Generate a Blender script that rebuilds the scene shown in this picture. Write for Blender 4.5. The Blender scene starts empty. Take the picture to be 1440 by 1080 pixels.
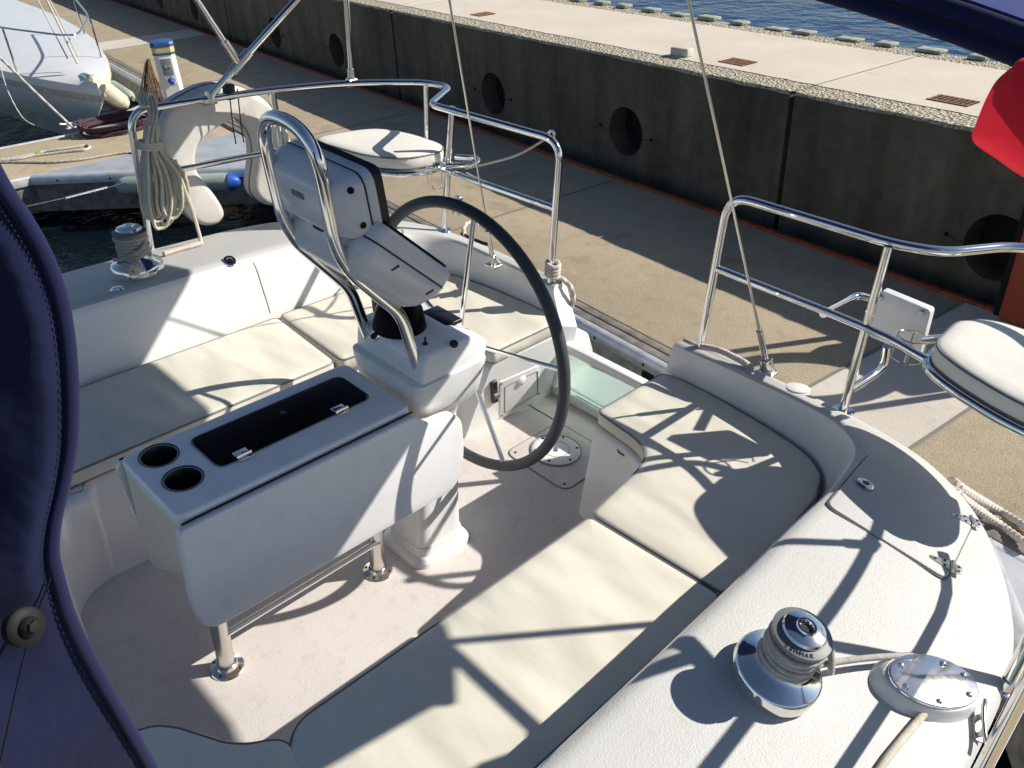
import bpy, bmesh, math, random
from mathutils import Vector, Matrix, Quaternion
from mathutils.bvhtree import BVHTree
random.seed(7)
V = Vector
SC = bpy.context.scene
COL = SC.collection
PI = math.pi

# ------------------------------------------------------------------ camera solve
# boat frame: x aft, y starboard, z up, origin on the cockpit floor (metres)
F, CX, CY = 1198.0, 720.0, 540.0
CAM = V((0, -1.8, 2.2))
def _solve():
    x = V((2106 - CX, -167 - CY, F)).normalized()
    n = V((627 - CX, 2388 - CY, F)).normalized()
    up = (-n + x * n.dot(x)).normalized()
    return x, up.cross(x), up
AX, AY, AZ = _solve()                       # boat axes seen from the camera
def ray(u, v):
    c = V(((u - CX) / F, (v - CY) / F, 1.0))
    return V((AX.dot(c), AY.dot(c), AZ.dot(c)))
def P(u, v, z=None, x=None, y=None):        # a point of the photo on a plane of the boat
    d = ray(u, v)
    t = (z - CAM.z) / d.z if z is not None else (x - CAM.x) / d.x if x is not None else (y - CAM.y) / d.y
    return CAM + d * t
def to_px(p):
    c = AX * (p.x - CAM.x) + AY * (p.y - CAM.y) + AZ * (p.z - CAM.z); return V((CX + F * c.x / c.z, CY + F * c.y / c.z))
def Ppl(u, v, p0, n):
    d = ray(u, v)
    return CAM + d * ((V(p0) - CAM).dot(n) / d.dot(n))
# dock frame: e away from the boat, d along the quay, h up from the dock (the boat lists 5 degrees)
UP = -ray(822, 2440).normalized()
DD = ray(-300, -150); DD = (DD - UP * DD.dot(UP)).normalized()
EE = DD.cross(UP)
HC = 2.5
ORI = CAM - UP * HC
BT = Matrix(((EE.x, EE.y, EE.z, -EE.dot(ORI)), (DD.x, DD.y, DD.z, -DD.dot(ORI)), (UP.x, UP.y, UP.z, -UP.dot(ORI)), (0, 0, 0, 1)))  # boat -> world
def Q(u, v, h=0.0, e=None, d=None):         # a point of the photo on a plane of the dock
    r = BT.to_3x3() @ ray(u, v); c = BT @ CAM
    t = (e - c.x) / r.x if e is not None else (d - c.y) / r.y if d is not None else (h - c.z) / r.z
    return c + r * t

# ------------------------------------------------------------------ materials
def mat(name, col, rough=0.5, metal=0.0, bump=None, var=None, coat=0.0, spec=0.5, trans=0.0, ior=1.45, alpha=1.0, sheen=0.0, wear=None):
    m = bpy.data.materials.new(name); m.use_nodes = True
    nt = m.node_tree; N = nt.nodes; Lk = nt.links
    b = N['Principled BSDF']
    b.inputs['Base Color'].default_value = (*col, 1); b.inputs['Roughness'].default_value = rough
    b.inputs['Metallic'].default_value = metal; b.inputs['Coat Weight'].default_value = coat
    b.inputs['Coat Roughness'].default_value = 0.1
    b.inputs['Specular IOR Level'].default_value = spec; b.inputs['Transmission Weight'].default_value = trans
    b.inputs['IOR'].default_value = ior; b.inputs['Alpha'].default_value = alpha; b.inputs['Sheen Weight'].default_value = sheen
    tc = N.new('ShaderNodeTexCoord')
    def noise(scale, detail=4, kind='n', vec=None, rgh=0.55):
        t = N.new('ShaderNodeTexNoise' if kind == 'n' else 'ShaderNodeTexVoronoi')
        t.inputs['Scale'].default_value = scale
        if kind == 'n': t.inputs['Detail'].default_value = detail; t.inputs['Roughness'].default_value = rgh
        Lk.new(vec or tc.outputs['Object'], t.inputs['Vector'])
        return t.outputs['Fac'] if kind == 'n' else t.outputs['Distance']
    def ramp(src, a, b_, ca, cb):
        r = N.new('ShaderNodeValToRGB'); r.color_ramp.elements[0].position = a; r.color_ramp.elements[1].position = b_
        r.color_ramp.elements[0].color = (*ca, 1); r.color_ramp.elements[1].color = (*cb, 1)
        Lk.new(src, r.inputs['Fac']); return r.outputs['Color']
    def mix(fac, a, b_, mode='MIX'):
        x = N.new('ShaderNodeMix'); x.data_type = 'RGBA'; x.blend_type = mode
        if isinstance(fac, (int, float)): x.inputs[0].default_value = fac
        else: Lk.new(fac, x.inputs[0])
        for i, s in ((6, a), (7, b_)):
            if isinstance(s, tuple): x.inputs[i].default_value = (*s, 1)
            else: Lk.new(s, x.inputs[i])
        return x.outputs[2]
    cur = None
    if var and max(var[0][4]) > .94:
        cur = N.new('ShaderNodeRGB').outputs[0]; cur.default_value = (*col, 1)
    for v in (var or []):                   # (scale, lo, hi, colour a, colour b, detail)
        sc, lo, hi, c1, c2, det = v[:6]
        vc_ = None
        if len(v) > 7:
            mp = N.new('ShaderNodeMapping'); mp.inputs['Scale'].default_value = v[7]; Lk.new(tc.outputs['Object'], mp.inputs['Vector']); vc_ = mp.outputs['Vector']
        src = noise(sc, det, v[6] if len(v) > 6 else 'n', vc_)
        if cur is None: cur = ramp(src, lo, hi, c1, c2)
        else: cur = mix(1.0, cur, ramp(src, lo, hi, c1, c2), 'MULTIPLY')
    if cur is not None: Lk.new(cur, b.inputs['Base Color'])
    if wear:                                # roughness variation
        r = N.new('ShaderNodeMapRange'); Lk.new(noise(wear[0], 5), r.inputs['Value'])
        r.inputs['To Min'].default_value = wear[1]; r.inputs['To Max'].default_value = wear[2]
        Lk.new(r.outputs['Result'], b.inputs['Roughness'])
    prev = None
    for bp in (bump or []):                 # (scale, strength, distance, detail, kind, stretch)
        vec = None
        if len(bp) > 5:
            mp = N.new('ShaderNodeMapping'); mp.inputs['Scale'].default_value = bp[5]
            if len(bp) > 6: mp.inputs['Rotation'].default_value = bp[6]
            Lk.new(tc.outputs['Object'], mp.inputs['Vector']); vec = mp.outputs['Vector']
        n = N.new('ShaderNodeBump'); n.inputs['Strength'].default_value = bp[1]; n.inputs['Distance'].default_value = bp[2]
        Lk.new(noise(bp[0], bp[3], bp[4] if len(bp) > 4 else 'n', vec), n.inputs['Height'])
        if prev: Lk.new(prev, n.inputs['Normal'])
        prev = n.outputs['Normal']
    if prev: Lk.new(prev, b.inputs['Normal'])
    return m

M = {}
M['gelcoat'] = mat('gelcoat', (.74, .73, .7), .28, coat=.4, bump=[(3, .04, .02, 3)], var=[(2.5, .3, .7, (.75, .74, .715), (.79, .78, .755), 4), (14, .28, .45, (.965, .96, .95), (1, 1, 1), 6)], wear=(6, .2, .42))
M['nonskid'] = mat('nonskid_gelcoat', (.78, .77, .73), .5, bump=[(290, .5, .0026, 2), (120, .22, .002, 2)], var=[(3, .3, .7, (.49, .485, .465), (.54, .535, .51), 5), (40, .3, .42, (.94, .93, .91), (1, 1, 1), 6)])
M['sole'] = mat('cockpit_sole', (.7, .65, .6), .55, bump=[(280, .6, .0024, 2), (100, .25, .002, 2)], var=[(2.2, .3, .72, (.565, .52, .485), (.645, .60, .565), 6), (22, .3, .46, (.9, .88, .86), (1, 1, 1), 8)])
M['vinyl'] = mat('cream_vinyl', (.66, .62, .5), .42, bump=[(3.2, .9, .07, 2, 'n', (1, .35, 1), (0, 0, .9)), (9, .3, .012, 3, 'n', (1, .5, 1), (0, 0, .3)), (260, .12, .001, 2)], var=[(4, .3, .7, (.63, .595, .495), (.69, .655, .55), 5)], wear=(7, .36, .52))
M['vinylwhite'] = mat('off_white_vinyl', (.76, .74, .66), .4, bump=[(9, .3, .012, 2)], var=[(6, .3, .6, (.95, .94, .93), (1, 1, 1), 5)])
M['piping'] = mat('grey_piping', (.17, .17, .18), .32)
M['plastic'] = mat('light_grey_plastic', (.8, .79, .79), .3, coat=.25, bump=[(5, .05, .01, 3)], var=[(12, .3, .5, (.93, .93, .93), (1, 1, 1), 8)], wear=(9, .22, .42))
M['pod'] = mat('instrument_housing', (.66, .66, .68), .3, coat=.35, var=[(10, .3, .5, (.92, .92, .92), (1, 1, 1), 8)], wear=(8, .22, .45))
M['chrome'] = mat('stainless_steel', (.82, .81, .78), .09, 1.0, wear=(30, .05, .16))
M['satin'] = mat('brushed_steel', (.66, .64, .6), .24, 1.0, wear=(60, .16, .34))
M['black'] = mat('black_plastic', (.012, .012, .014), .35)
M['smoked'] = mat('smoked_acrylic', (.005, .0055, .006), .3, spec=.06)
M['grey'] = mat('grey_plastic', (.16, .165, .17), .5)
M['rubber'] = mat('dark_grip', (.055, .06, .07), .55, bump=[(300, .2, .001, 2)])
M['navy'] = mat('navy_canvas', (.009, .0125, .045), .85, sheen=.06, spec=.15, bump=[(1600, .25, .0006, 1), (14, .35, .02, 3)], var=[(5, .3, .7, (.0085, .0115, .04), (.013, .018, .06), 5)])
M['navyhem'] = mat('navy_hem', (.012, .0145, .055), .8, sheen=.08, spec=.15, bump=[(1400, .2, .0008, 1), (30, .15, .004, 2)])
M['navysunlit'] = mat('sunlit_navy_canvas', (.025, .036, .15), .85, sheen=.05, spec=.15, bump=[(1600, .25, .0006, 1), (14, .35, .02, 3)], var=[(5, .3, .7, (.022, .032, .13), (.03, .043, .17), 5)])  # navy canvas again, sunlight on the bimini painted in as a brighter blue
M['thread'] = mat('pale_thread', (.022, .025, .055), .8)
M['red'] = mat('red_canvas', (.55, .02, .035), .6, spec=.3, bump=[(300, .2, .001, 1), (8, .25, .02, 2)])
def translucent(m, col, f):
    nt = m.node_tree; b = nt.nodes['Principled BSDF']; o = nt.nodes['Material Output']
    t = nt.nodes.new('ShaderNodeBsdfTranslucent'); t.inputs['Color'].default_value = (*col, 1)
    x = nt.nodes.new('ShaderNodeMixShader'); x.inputs[0].default_value = f
    nt.links.new(b.outputs[0], x.inputs[1]); nt.links.new(t.outputs[0], x.inputs[2]); nt.links.new(x.outputs[0], o.inputs['Surface'])
translucent(M['red'], (.8, .03, .055), .22)
M['rope'] = mat('cream_rope', (.55, .51, .4), .85, bump=[(260, .6, .002, 1)], var=[(30, .3, .7, (.46, .43, .34), (.6, .56, .45), 4)])
M['greyrope'] = mat('grey_braided_rope', (.4, .38, .34), .85, bump=[(330, .8, .002, 1)], var=[(40, .3, .7, (.33, .31, .28), (.46, .44, .4), 4)])
M['twist'] = mat('twisted_rope', (.6, .54, .48), .85, bump=[(220, .6, .002, 1)], var=[(35, .3, .7, (.45, .4, .36), (.64, .58, .53), 4)])
M['darkrope'] = mat('dark_rope', (.07, .035, .045), .85, bump=[(220, .6, .002, 1)])
M['net'] = mat('brown_cord', (.16, .1, .055), .85)
M['white'] = mat('white_board', (.77, .76, .74), .35, coat=.2, var=[(9, .3, .5, (.9, .89, .87), (1, 1, 1), 8)])
M['foam'] = mat('white_vinyl_cover', (.66, .63, .585), .5, bump=[(8, .3, .015, 3)], var=[(7, .3, .6, (.9, .88, .85), (1, 1, 1), 6)])
M['acrylic'] = mat('green_tint_acrylic', (.62, .78, .72), .08, trans=.8, ior=1.2, spec=.4)
M['concrete'] = mat('dock_concrete', (.4, .33, .24), .85, bump=[(120, .5, .006, 4), (25, .3, .008, 4)], var=[(1.1, .3, .72, (.41, .34, .235), (.5, .415, .29), 6), (130, .36, .52, (.66, .62, .56), (1, 1, 1), 2), (9, .3, .5, (.88, .87, .85), (1, 1, 1), 8), (2.3, .60, .66, (1, 1, 1), (.84, .82, .8), 7), (3.7, .66, .72, (1, 1, 1), (1.18, 1.18, 1.18), 6)])
M['paleconc'] = mat('pale_concrete', (.55, .5, .43), .85, bump=[(60, .4, .005, 5)], var=[(1.6, .3, .7, (.53, .475, .4), (.62, .565, .49), 7), (14, .3, .45, (.86, .84, .81), (1, 1, 1), 8)])
M['quaytop'] = mat('quay_concrete', (.6, .52, .42), .85, bump=[(50, .3, .005, 5)], var=[(1.2, .3, .7, (.6, .52, .42), (.7, .62, .51), 8), (7, .25, .42, (.88, .86, .83), (1, 1, 1), 8)])
M['aggregate'] = mat('exposed_aggregate', (.4, .35, .26), .9, bump=[(45, 1, .02, 2, 'v'), (20, .6, .02, 3)], var=[(48, .05, .6, (.22, .19, .14), (.62, .55, .42), 2, 'v'), (30, .32, .6, (.5, .47, .42), (1, 1, 1), 5)])
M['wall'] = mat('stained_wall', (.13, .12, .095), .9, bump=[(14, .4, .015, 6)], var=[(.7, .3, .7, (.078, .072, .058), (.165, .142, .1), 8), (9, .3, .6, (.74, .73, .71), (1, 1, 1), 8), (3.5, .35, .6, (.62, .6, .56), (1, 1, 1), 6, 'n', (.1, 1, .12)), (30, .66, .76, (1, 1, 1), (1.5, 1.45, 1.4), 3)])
M['hole'] = mat('black_void', (.008, .008, .008), .9)
M['orange'] = mat('orange_paint', (.3, .06, .02), .7, var=[(20, .35, .6, (.5, .45, .42), (1, 1, 1), 6)])
M['orangebox'] = mat('orange_plastic', (.3, .06, .025), .45)
M['alu'] = mat('weathered_aluminium', (.62, .63, .63), .5, .5, bump=[(20, .25, .006, 5)], var=[(10, .3, .6, (.55, .56, .56), (.75, .76, .76), 7)])
M['plate'] = mat('galvanised_plate', (.42, .45, .47), .55, .35, bump=[(8, .2, .01, 5)], var=[(4, .3, .65, (.4, .43, .45), (.56, .58, .6), 8)])
M['timber'] = mat('grey_timber', (.16, .15, .13), .85, bump=[(18, .8, .01, 4, 'n', (1, .06, 1))], var=[(14, .3, .65, (.11, .1, .09), (.24, .22, .19), 7)])
M['rust'] = mat('rusty_iron', (.25, .12, .05), .85, .2, var=[(25, .3, .6, (.16, .07, .025), (.36, .19, .08), 6)])
M['iron'] = mat('dark_iron', (.012, .012, .013), .6, spec=.22)
M['lug'] = mat('mossy_concrete', (.3, .31, .25), .9, var=[(12, .3, .6, (.22, .25, .17), (.42, .42, .35), 5)], bump=[(30, .5, .01, 4)])
M['hullw'] = mat('white_hull', (.8, .8, .78), .3, coat=.3, var=[(2, .3, .65, (.74, .74, .73), (.82, .82, .8), 6)])
M['teak'] = mat('bleached_teak', (.5, .43, .34), .7, bump=[(30, .5, .004, 4, 'n', (.1, 1, 1))], var=[(20, .3, .6, (.42, .36, .28), (.6, .52, .43), 6)])
M['fender'] = mat('cream_fender', (.72, .66, .48), .45, var=[(8, .3, .55, (.85, .82, .76), (1, 1, 1), 6)])
M['greenfender'] = mat('grey_green_fender', (.36, .41, .34), .5, var=[(8, .3, .55, (.8, .8, .8), (1, 1, 1), 6)])
M['blue'] = mat('blue_plastic', (.02, .09, .42), .4)
M['cap'] = mat('blue_cap', (.03, .1, .24), .45)
M['yellow'] = mat('faded_yellow', (.6, .52, .24), .5)
M['screen'] = mat('meter_window', (.2, .25, .22), .15, coat=.4)
M['green'] = mat('green_plastic', (.16, .4, .04), .5)
M['groove'] = mat('groove_sealant', (.2, .19, .18), .8)
def water_mat():
    m = mat('sea_water', (.002, .045, .13), .1, spec=.12, ior=1.33, bump=[(.9, .5, .25, 3), (3.2, .6, .1, 4, 'n', (1, .7, 1)), (13, .4, .02, 3)])
    return m
M['water'] = water_mat()
M['harbour_shaded'] = mat('shaded_harbour_water', (.002, .006, .009), .05, spec=.5, ior=1.33, bump=[(1.1, .4, .2, 3), (4, .6, .08, 4, 'n', (1, .7, 1)), (15, .4, .02, 3)])  # same water as the sea, shade and dark dock reflection painted into its colour

# ------------------------------------------------------------------ mesh helpers
class MB:
    def __init__(s): s.v = []; s.f = []
    def add(s, vs, fs):
        o = len(s.v); s.v += [V(p) for p in vs]; s.f += [[i + o for i in f] for f in fs]; return s
    def box(s, a, b, bev=0.0, mtx=None):
        bm = bmesh.new(); bmesh.ops.create_cube(bm, size=1)
        a = V(a); b = V(b)
        for v in bm.verts: v.co = V((a[i] + b[i]) / 2 + v.co[i] * abs(b[i] - a[i]) for i in range(3))
        if bev: bmesh.ops.bevel(bm, geom=bm.edges[:], offset=bev, segments=3, profile=.5, affect='EDGES', clamp_overlap=True)
        bm.verts.index_update()
        s.add([(mtx @ v.co) if mtx else v.co.copy() for v in bm.verts], [[v.index for v in f.verts] for f in bm.faces]); bm.free(); return s
    def tube(s, pts, r, n=10, closed=False, cap=True, sm=0, twist=None):
        pts = [V(p) for p in pts]
        if sm: pts = smooth(pts, sm, closed)
        k = len(pts); T = []
        for i in range(k):
            a = pts[i - 1] if (i > 0 or closed) else pts[0]; b = pts[(i + 1) % k] if (i < k - 1 or closed) else pts[-1]
            t = (b - a); T.append(t.normalized() if t.length > 1e-9 else V((0, 0, 1)))
        nrm = T[0].orthogonal().normalized(); rings = []
        for i in range(k):
            nrm = (nrm - T[i] * nrm.dot(T[i])); nrm = nrm.normalized() if nrm.length > 1e-6 else T[i].orthogonal().normalized()
            bi = T[i].cross(nrm); rr = r(i / max(1, k - 1)) if callable(r) else r
            ring = []
            for j in range(n):
                a = 2 * PI * j / n; q = rr
                if twist: q = rr * (1 + twist[1] * math.cos(3 * (a + twist[0] * i)))
                ring.append(pts[i] + nrm * (math.cos(a) * q) + bi * (math.sin(a) * q))
            rings.append(ring)
        s.loft(rings, True, closed, cap and not closed); return s
    def loft(s, rings, closeu=True, closev=False, cap=False):
        n = len(rings[0]); k = len(rings); vs = [p for r in rings for p in r]; fs = []
        for i in range(k if closev else k - 1):
            for j in range(n if closeu else n - 1):
                a = i * n + j; b = i * n + (j + 1) % n; c = ((i + 1) % k) * n + (j + 1) % n; d = ((i + 1) % k) * n + j
                fs.append([a, d, c, b])
        if cap: fs.append(list(range(n))); fs.append([(k - 1) * n + j for j in range(n)][::-1])
        s.add(vs, fs); return s
    def lathe(s, prof, c=(0, 0, 0), n=40, mtx=None, rib=None):
        rings = []
        for (r, z) in prof:
            ring = []
            for j in range(n):
                q = r
                if rib and rib[0] <= z <= rib[1]: q = r * (1 + rib[2] * (1 if (j // rib[3]) % 2 else 0))
                p = V((q * math.cos(2 * PI * j / n), q * math.sin(2 * PI * j / n), z)); ring.append((mtx @ p if mtx else p) + V(c))
            rings.append(ring)
        s.loft(rings[::-1], True, False, True); return s
    def slab(s, out, n, t, bev=0.0, k=3):
        """prism over a planar outline (3-D points); n = up normal, t = thickness down, bevelled upper rim"""
        out = [V(p) for p in out]; n = V(n).normalized(); m = len(out)
        area = sum(((out[i].cross(out[(i + 1) % m])) for i in range(m)), V()).dot(n)
        if area < 0: out = out[::-1]
        ins = []
        for i in range(m):
            a = (out[i] - out[i - 1]).normalized(); b = (out[(i + 1) % m] - out[i]).normalized()
            w = (n.cross(a) + n.cross(b)); q = max(w.length_squared / 2, .35); ins.append(w / q)
        rings = [[p - n * t for p in out]]
        if bev:
            for i in range(k + 1):
                a = PI / 2 * i / k
                rings.append([p + w * (bev * (1 - math.cos(a))) - n * (bev * (1 - math.sin(a))) for p, w in zip(out, ins)])
        else: rings.append(out)
        s.loft(rings, True, False, True); return s
    def build(s, name, m, parent=None, flat=False, sharp=40, origin=None, boat=True):
        vs = s.v
        lo = [min(p[i] for p in vs) for i in range(3)]; hi = [max(p[i] for p in vs) for i in range(3)]
        o = V(origin) if origin is not None else V(((lo[0] + hi[0]) / 2, (lo[1] + hi[1]) / 2, lo[2]))
        me = bpy.data.meshes.new(name); me.from_pydata([p - o for p in vs], [], s.f); me.validate()
        bm = bmesh.new(); bm.from_mesh(me); bmesh.ops.recalc_face_normals(bm, faces=bm.faces); bm.to_mesh(me); bm.free()
        ob = bpy.data.objects.new(name, me); COL.objects.link(ob)
        if m: me.materials.append(M[m] if isinstance(m, str) else m)
        if not flat:
            me.shade_smooth()
            me.set_sharp_from_angle(angle=math.radians(sharp))
        place(ob, o, parent, boat); return ob
LOC = {}; TOP = []
def place(ob, o, parent, boat=True):
    LOC[ob] = V(o)
    if parent: ob.parent = parent; ob.location = V(o) - LOC[parent]
    else:
        ob.location = V(o)
        if boat: TOP.append(ob)
def thing(name, label, cat, loc, group=None, boat=True):
    o = bpy.data.objects.new(name, None); COL.objects.link(o); o.empty_display_size = .1
    place(o, loc, None, boat); return tag(o, label, cat, group)
def tag(o, label, cat, group=None, kind=None):
    if label: o['label'] = label
    if cat: o['category'] = cat
    if group: o['group'] = group
    if kind: o['kind'] = kind
    return o
def smooth(pts, n, closed=False):
    k = len(pts); out = []
    for i in range(k if closed else k - 1):
        p0 = pts[i - 1] if (i > 0 or closed) else pts[0] * 2 - pts[1]; p1 = pts[i]; p2 = pts[(i + 1) % k]
        p3 = pts[(i + 2) % k] if (i + 2 < k or closed) else p2 * 2 - p1
        for j in range(n):
            t = j / n
            out.append(.5 * ((2 * p1) + (p2 - p0) * t + (2 * p0 - 5 * p1 + 4 * p2 - p3) * t * t + (3 * p1 - p0 - 3 * p2 + p3) * t ** 3))
    if not closed: out.append(pts[-1])
    return out
def fillet(pts, r, n=5, closed=False):
    """round the corners of a 3-D polyline; r may be a list"""
    pts = [V(p) for p in pts]; k = len(pts); out = []
    for i in range(k):
        ri = r[i] if isinstance(r, (list, tuple)) else r
        if (not closed and i in (0, k - 1)) or ri <= 0: out.append(pts[i]); continue
        a = pts[i - 1]; p = pts[i]; b = pts[(i + 1) % k]
        da = (a - p); db = (b - p); la = da.length; lb = db.length
        if la < 1e-6 or lb < 1e-6: out += [p] * (n + 1); continue
        da /= la; db /= lb
        d = min(ri, la * .49, lb * .49); q0 = p + da * d; q1 = p + db * d
        for j in range(n + 1):
            t = j / n; out.append(q0 * (1 - t) ** 2 + p * (2 * t * (1 - t)) + q1 * t * t)
    return out
def circle(c, r, n=24, u=(1, 0, 0), w=(0, 1, 0)):
    c = V(c); u = V(u); w = V(w)
    return [c + u * (r * math.cos(2 * PI * i / n)) + w * (r * math.sin(2 * PI * i / n)) for i in range(n)]
def align(zdir, c=(0, 0, 0)):
    return Matrix.Translation(V(c)) @ V(zdir).to_track_quat('Z', 'Y').to_matrix().to_4x4()
def mirror(p): return V((p[0], -p[1] + .02, p[2]))

# ------------------------------------------------------------------ the sailboat
boat = thing('sailboat', 'white sailboat filling the foreground, with cream cockpit seats, steel rails and a helm pedestal', 'sailboat', (1.4, 0, -.35))

KEYS = [  # A floor edge, B seat front, C seat back, D coaming crest, G gunwale, H lower hull (port side)
 [(-.6, -.63, 0), (-.6, -.60, .37), (-.6, -1.10, .37), (-.6, -1.185, .70), (-.6, -1.79, .56), (-.6, -1.7, -.35)],
 [(.4, -.63, 0), (.4, -.60, .37), (.4, -1.10, .37), (.4, -1.19, .70), (.4, -1.79, .56), (.4, -1.7, -.35)],
 [(1.1, -.63, 0), (1.1, -.60, .37), (1.1, -1.10, .37), (1.1, -1.185, .70), (1.1, -1.795, .56), (1.1, -1.68, -.35)],
 [(1.5, -.63, 0), (1.55, -.60, .37), (1.55, -1.10, .37), (1.5, -1.18, .70), (1.5, -1.785, .56), (1.5, -1.66, -.35)],
 [(1.70, -.62, 0), (1.74, -.585, .37), (1.85, -1.09, .37), (1.80, -1.17, .695), (1.85, -1.758, .56), (1.85, -1.62, -.35)],
 [(1.86, -.60, 0), (1.93, -.565, .37), (2.10, -1.08, .37), (2.06, -1.155, .665), (2.08, -1.685, .56), (2.08, -1.54, -.35)],
 [(1.93, -.575, 0), (2.0, -.54, .37), (2.30, -1.045, .37), (2.33, -1.10, .625), (2.30, -1.555, .56), (2.32, -1.42, -.35)],
 [(1.965, -.53, 0), (2.04, -.49, .37), (2.41, -.965, .37), (2.46, -.985, .60), (2.455, -1.405, .558), (2.48, -1.28, -.35)],
 [(1.985, -.47, 0), (2.06, -.43, .37), (2.46, -.855, .37), (2.50, -.85, .59), (2.555, -1.22, .555), (2.59, -1.12, -.35)],
 [(1.995, -.38, 0), (2.07, -.36, .37), (2.49, -.68, .37), (2.515, -.665, .58), (2.605, -.95, .55), (2.64, -.9, -.35)],
 [(2.005, -.31, 0), (2.08, -.30, .37), (2.50, -.47, .37), (2.52, -.455, .575), (2.615, -.62, .548), (2.66, -.6, -.35)],
 [(2.015, -.285, 0), (2.085, -.262, .37), (2.505, -.262, .37), (2.515, -.27, .57), (2.62, -.30, .55), (2.66, -.29, -.35)]]
DECK = {}; SEATB = {}
def shell(side):
    ks = [[V(p) for p in k] for k in KEYS]
    if side > 0:
        for i, k in enumerate(ks):
            for j in range(6): k[j] = mirror(k[j])
            if i >= 8: k[0].y += .06
            if i <= 4: k[0].y -= .07; k[1].y += .03
    for p in ks[-1][:3] + ks[-1][5:]: p.y = (.365 - .024 * (p.x - 2.02) - .2 * p.z) if side > 0 else (-.285 + .062 * p.z)
    if side > 0: ks[-1][3].y = ks[-1][4].y = .37
    cols = [smooth([k[j] for k in ks], 6) for j in range(6)]
    prof = [fillet([cols[j][i] for j in range(6)], [0, .03, .035, .05, .04, 0], 5) for i in range(len(cols[0]))]
    sm_ = MB().loft([p[:13] for p in prof], False); sm_.build('seat_moulding', 'gelcoat', boat, sharp=60); SEATB[side] = BVHTree.FromPolygons(sm_.v, sm_.f)
    cm = MB().loft([p[12:16] for p in prof], False); SEATB[side * 2] = BVHTree.FromPolygons(cm.v, cm.f)
    cm.build('backrest_moulding', 'gelcoat', boat, sharp=60)
    # side deck, finely divided across so that it can carry fittings
    rows = []
    for p in prof:
        a, b = p[18], p[19]; r = p[15:19]
        r = r + [a.lerp(b, t / 6) + V((0, 0, .012 * math.sin(PI * t / 6))) for t in range(1, 6)] + p[19:25]; rows.append(r)
    dk = MB().loft(rows, False); dk.build('side_deck', 'nonskid', boat, sharp=60)
    DECK[side] = BVHTree.FromPolygons(dk.v, dk.f)
    MB().loft([p[24:] for p in prof], False).build('hull', 'hullw', boat, sharp=60)
    e = prof[-1]; yp = (lambda x, z: .365 - .024 * (x - 2.02) - .2 * z) if side > 0 else (lambda x, z: -.285 + .062 * z)
    p1, p2 = V((2.60, yp(2.6, .37), .37)), V((2.60, yp(2.6, -.02), -.02)); ck_ = MB(); n_ = len(e)
    a_ = e[:13] + [p1, p2]; ck_.add(a_, [list(range(len(a_)))]); a_ = e[12:25] + [p1]; ck_.add(a_, [list(range(len(a_)))]); ck_.add([p1, e[24], e[25], p2], [[0, 1, 2, 3]])
    ck_.build('gate_cheek', 'gelcoat', boat, flat=True)
    return prof
PROF = {s: shell(s) for s in (-1, 1)}
def on_deck(u, v, side=-1, lift=0.0):
    h = DECK[side].ray_cast(CAM, ray(u, v).normalized())
    return (h[0] + V((0, 0, lift))) if h[0] else P(u, v, z=.66 + lift)
def deck_at(x, y):
    h = DECK[-1 if y < 0 else 1].ray_cast(V((x, y, 3)), V((0, 0, -1)))
    return h[0] if h[0] else V((x, y, .57))
# floor, bridge deck and stern bits
MB().slab([(-.7, -.8, 0), (2.56, -.6, 0), (2.56, .6, 0), (-.7, .8, 0)], (0, 0, 1), .05).build('cockpit_floor', 'sole', boat)
br = fillet([(-.6, -.66, .372), (.36, -.66, .372), (.18, -.30, .372), (.16, .22, .372), (.40, .33, .372)] + [(.59 - .175 * math.cos(a), .41 + .172 * math.sin(a), .372) for a in [i * PI / 18 for i in range(10)]] + [(.70, .80, .372), (-.6, .8, .372)], [.02, .1, .1, .1, .02] + [.01] * 10 + [.02, .02], 4, True)
MB().slab(br, (0, 0, 1), .38, .03).build('bridge_deck', 'gelcoat', boat)
st = fillet([(2.63, -.62, .02), (2.86, -.5, .02), (2.9, 0, .02), (2.86, .5, .02), (2.63, .62, .02)], [0, .1, .2, .1, 0], 5, True)
MB().slab(st, (0, 0, 1), .3, .03).build('swim_platform', 'gelcoat', boat)
for sy in (.62, -.60):
    w = MB(); w.loft([fillet([V((x, sy + dy, -.2)), V((x, sy + dy, h)), V((x, sy - dy, h)), V((x, sy - dy, -.2))], .03, 4) for x, h, dy in ((2.58, .30, .26), (2.72, .28, .25), (2.84, .20, .23), (2.92, .08, .2), (2.94, -.2, .19))], True, False, True)
    w.build('stern_quarter', 'gelcoat', boat, sharp=50)
# floor hatch panel with a round deck plate
hp = fillet([(2.07, .175, .004), (2.07, -.165, .004), (2.40, -.165, .004), (2.40, .175, .004)], .05, 6, True)
panel = MB().slab(hp, (0, 0, 1), .005, .002).build('floor_hatch', 'sole', boat)
g = MB(); g.tube([p + V((0, 0, -.003)) for p in hp], .004, 6, True); g.build('hatch_seam', 'groove', panel)
g = MB(); g.tube([(2.402, -.3, .001), (2.402, .38, .001)], .003, 6).build('floor_joint', 'groove', boat)
dpc = V((2.237, .037, .006))
dp = MB().lathe([(0.001, .008), (.075, .008), (.1, .007), (.104, .004), (.104, 0)], dpc, 48).build('deck_plate', 'gelcoat', panel)
g = MB().tube(circle(dpc + V((0, 0, .003)), .107, 40), .003, 6, True).build('seal', 'piping', dp)
g = MB().tube(circle(dpc + V((0, 0, .008)), .055, 32), .0015, 5, True).build('lid_seam', 'groove', dp)
for i in range(6):
    a = i * PI / 3 + .4
    MB().lathe([(.001, .0105), (.005, .0105), (.006, .008)], dpc + V((.09 * math.cos(a), .09 * math.sin(a), 0)), 10).build('screw', 'iron', dp)
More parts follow.
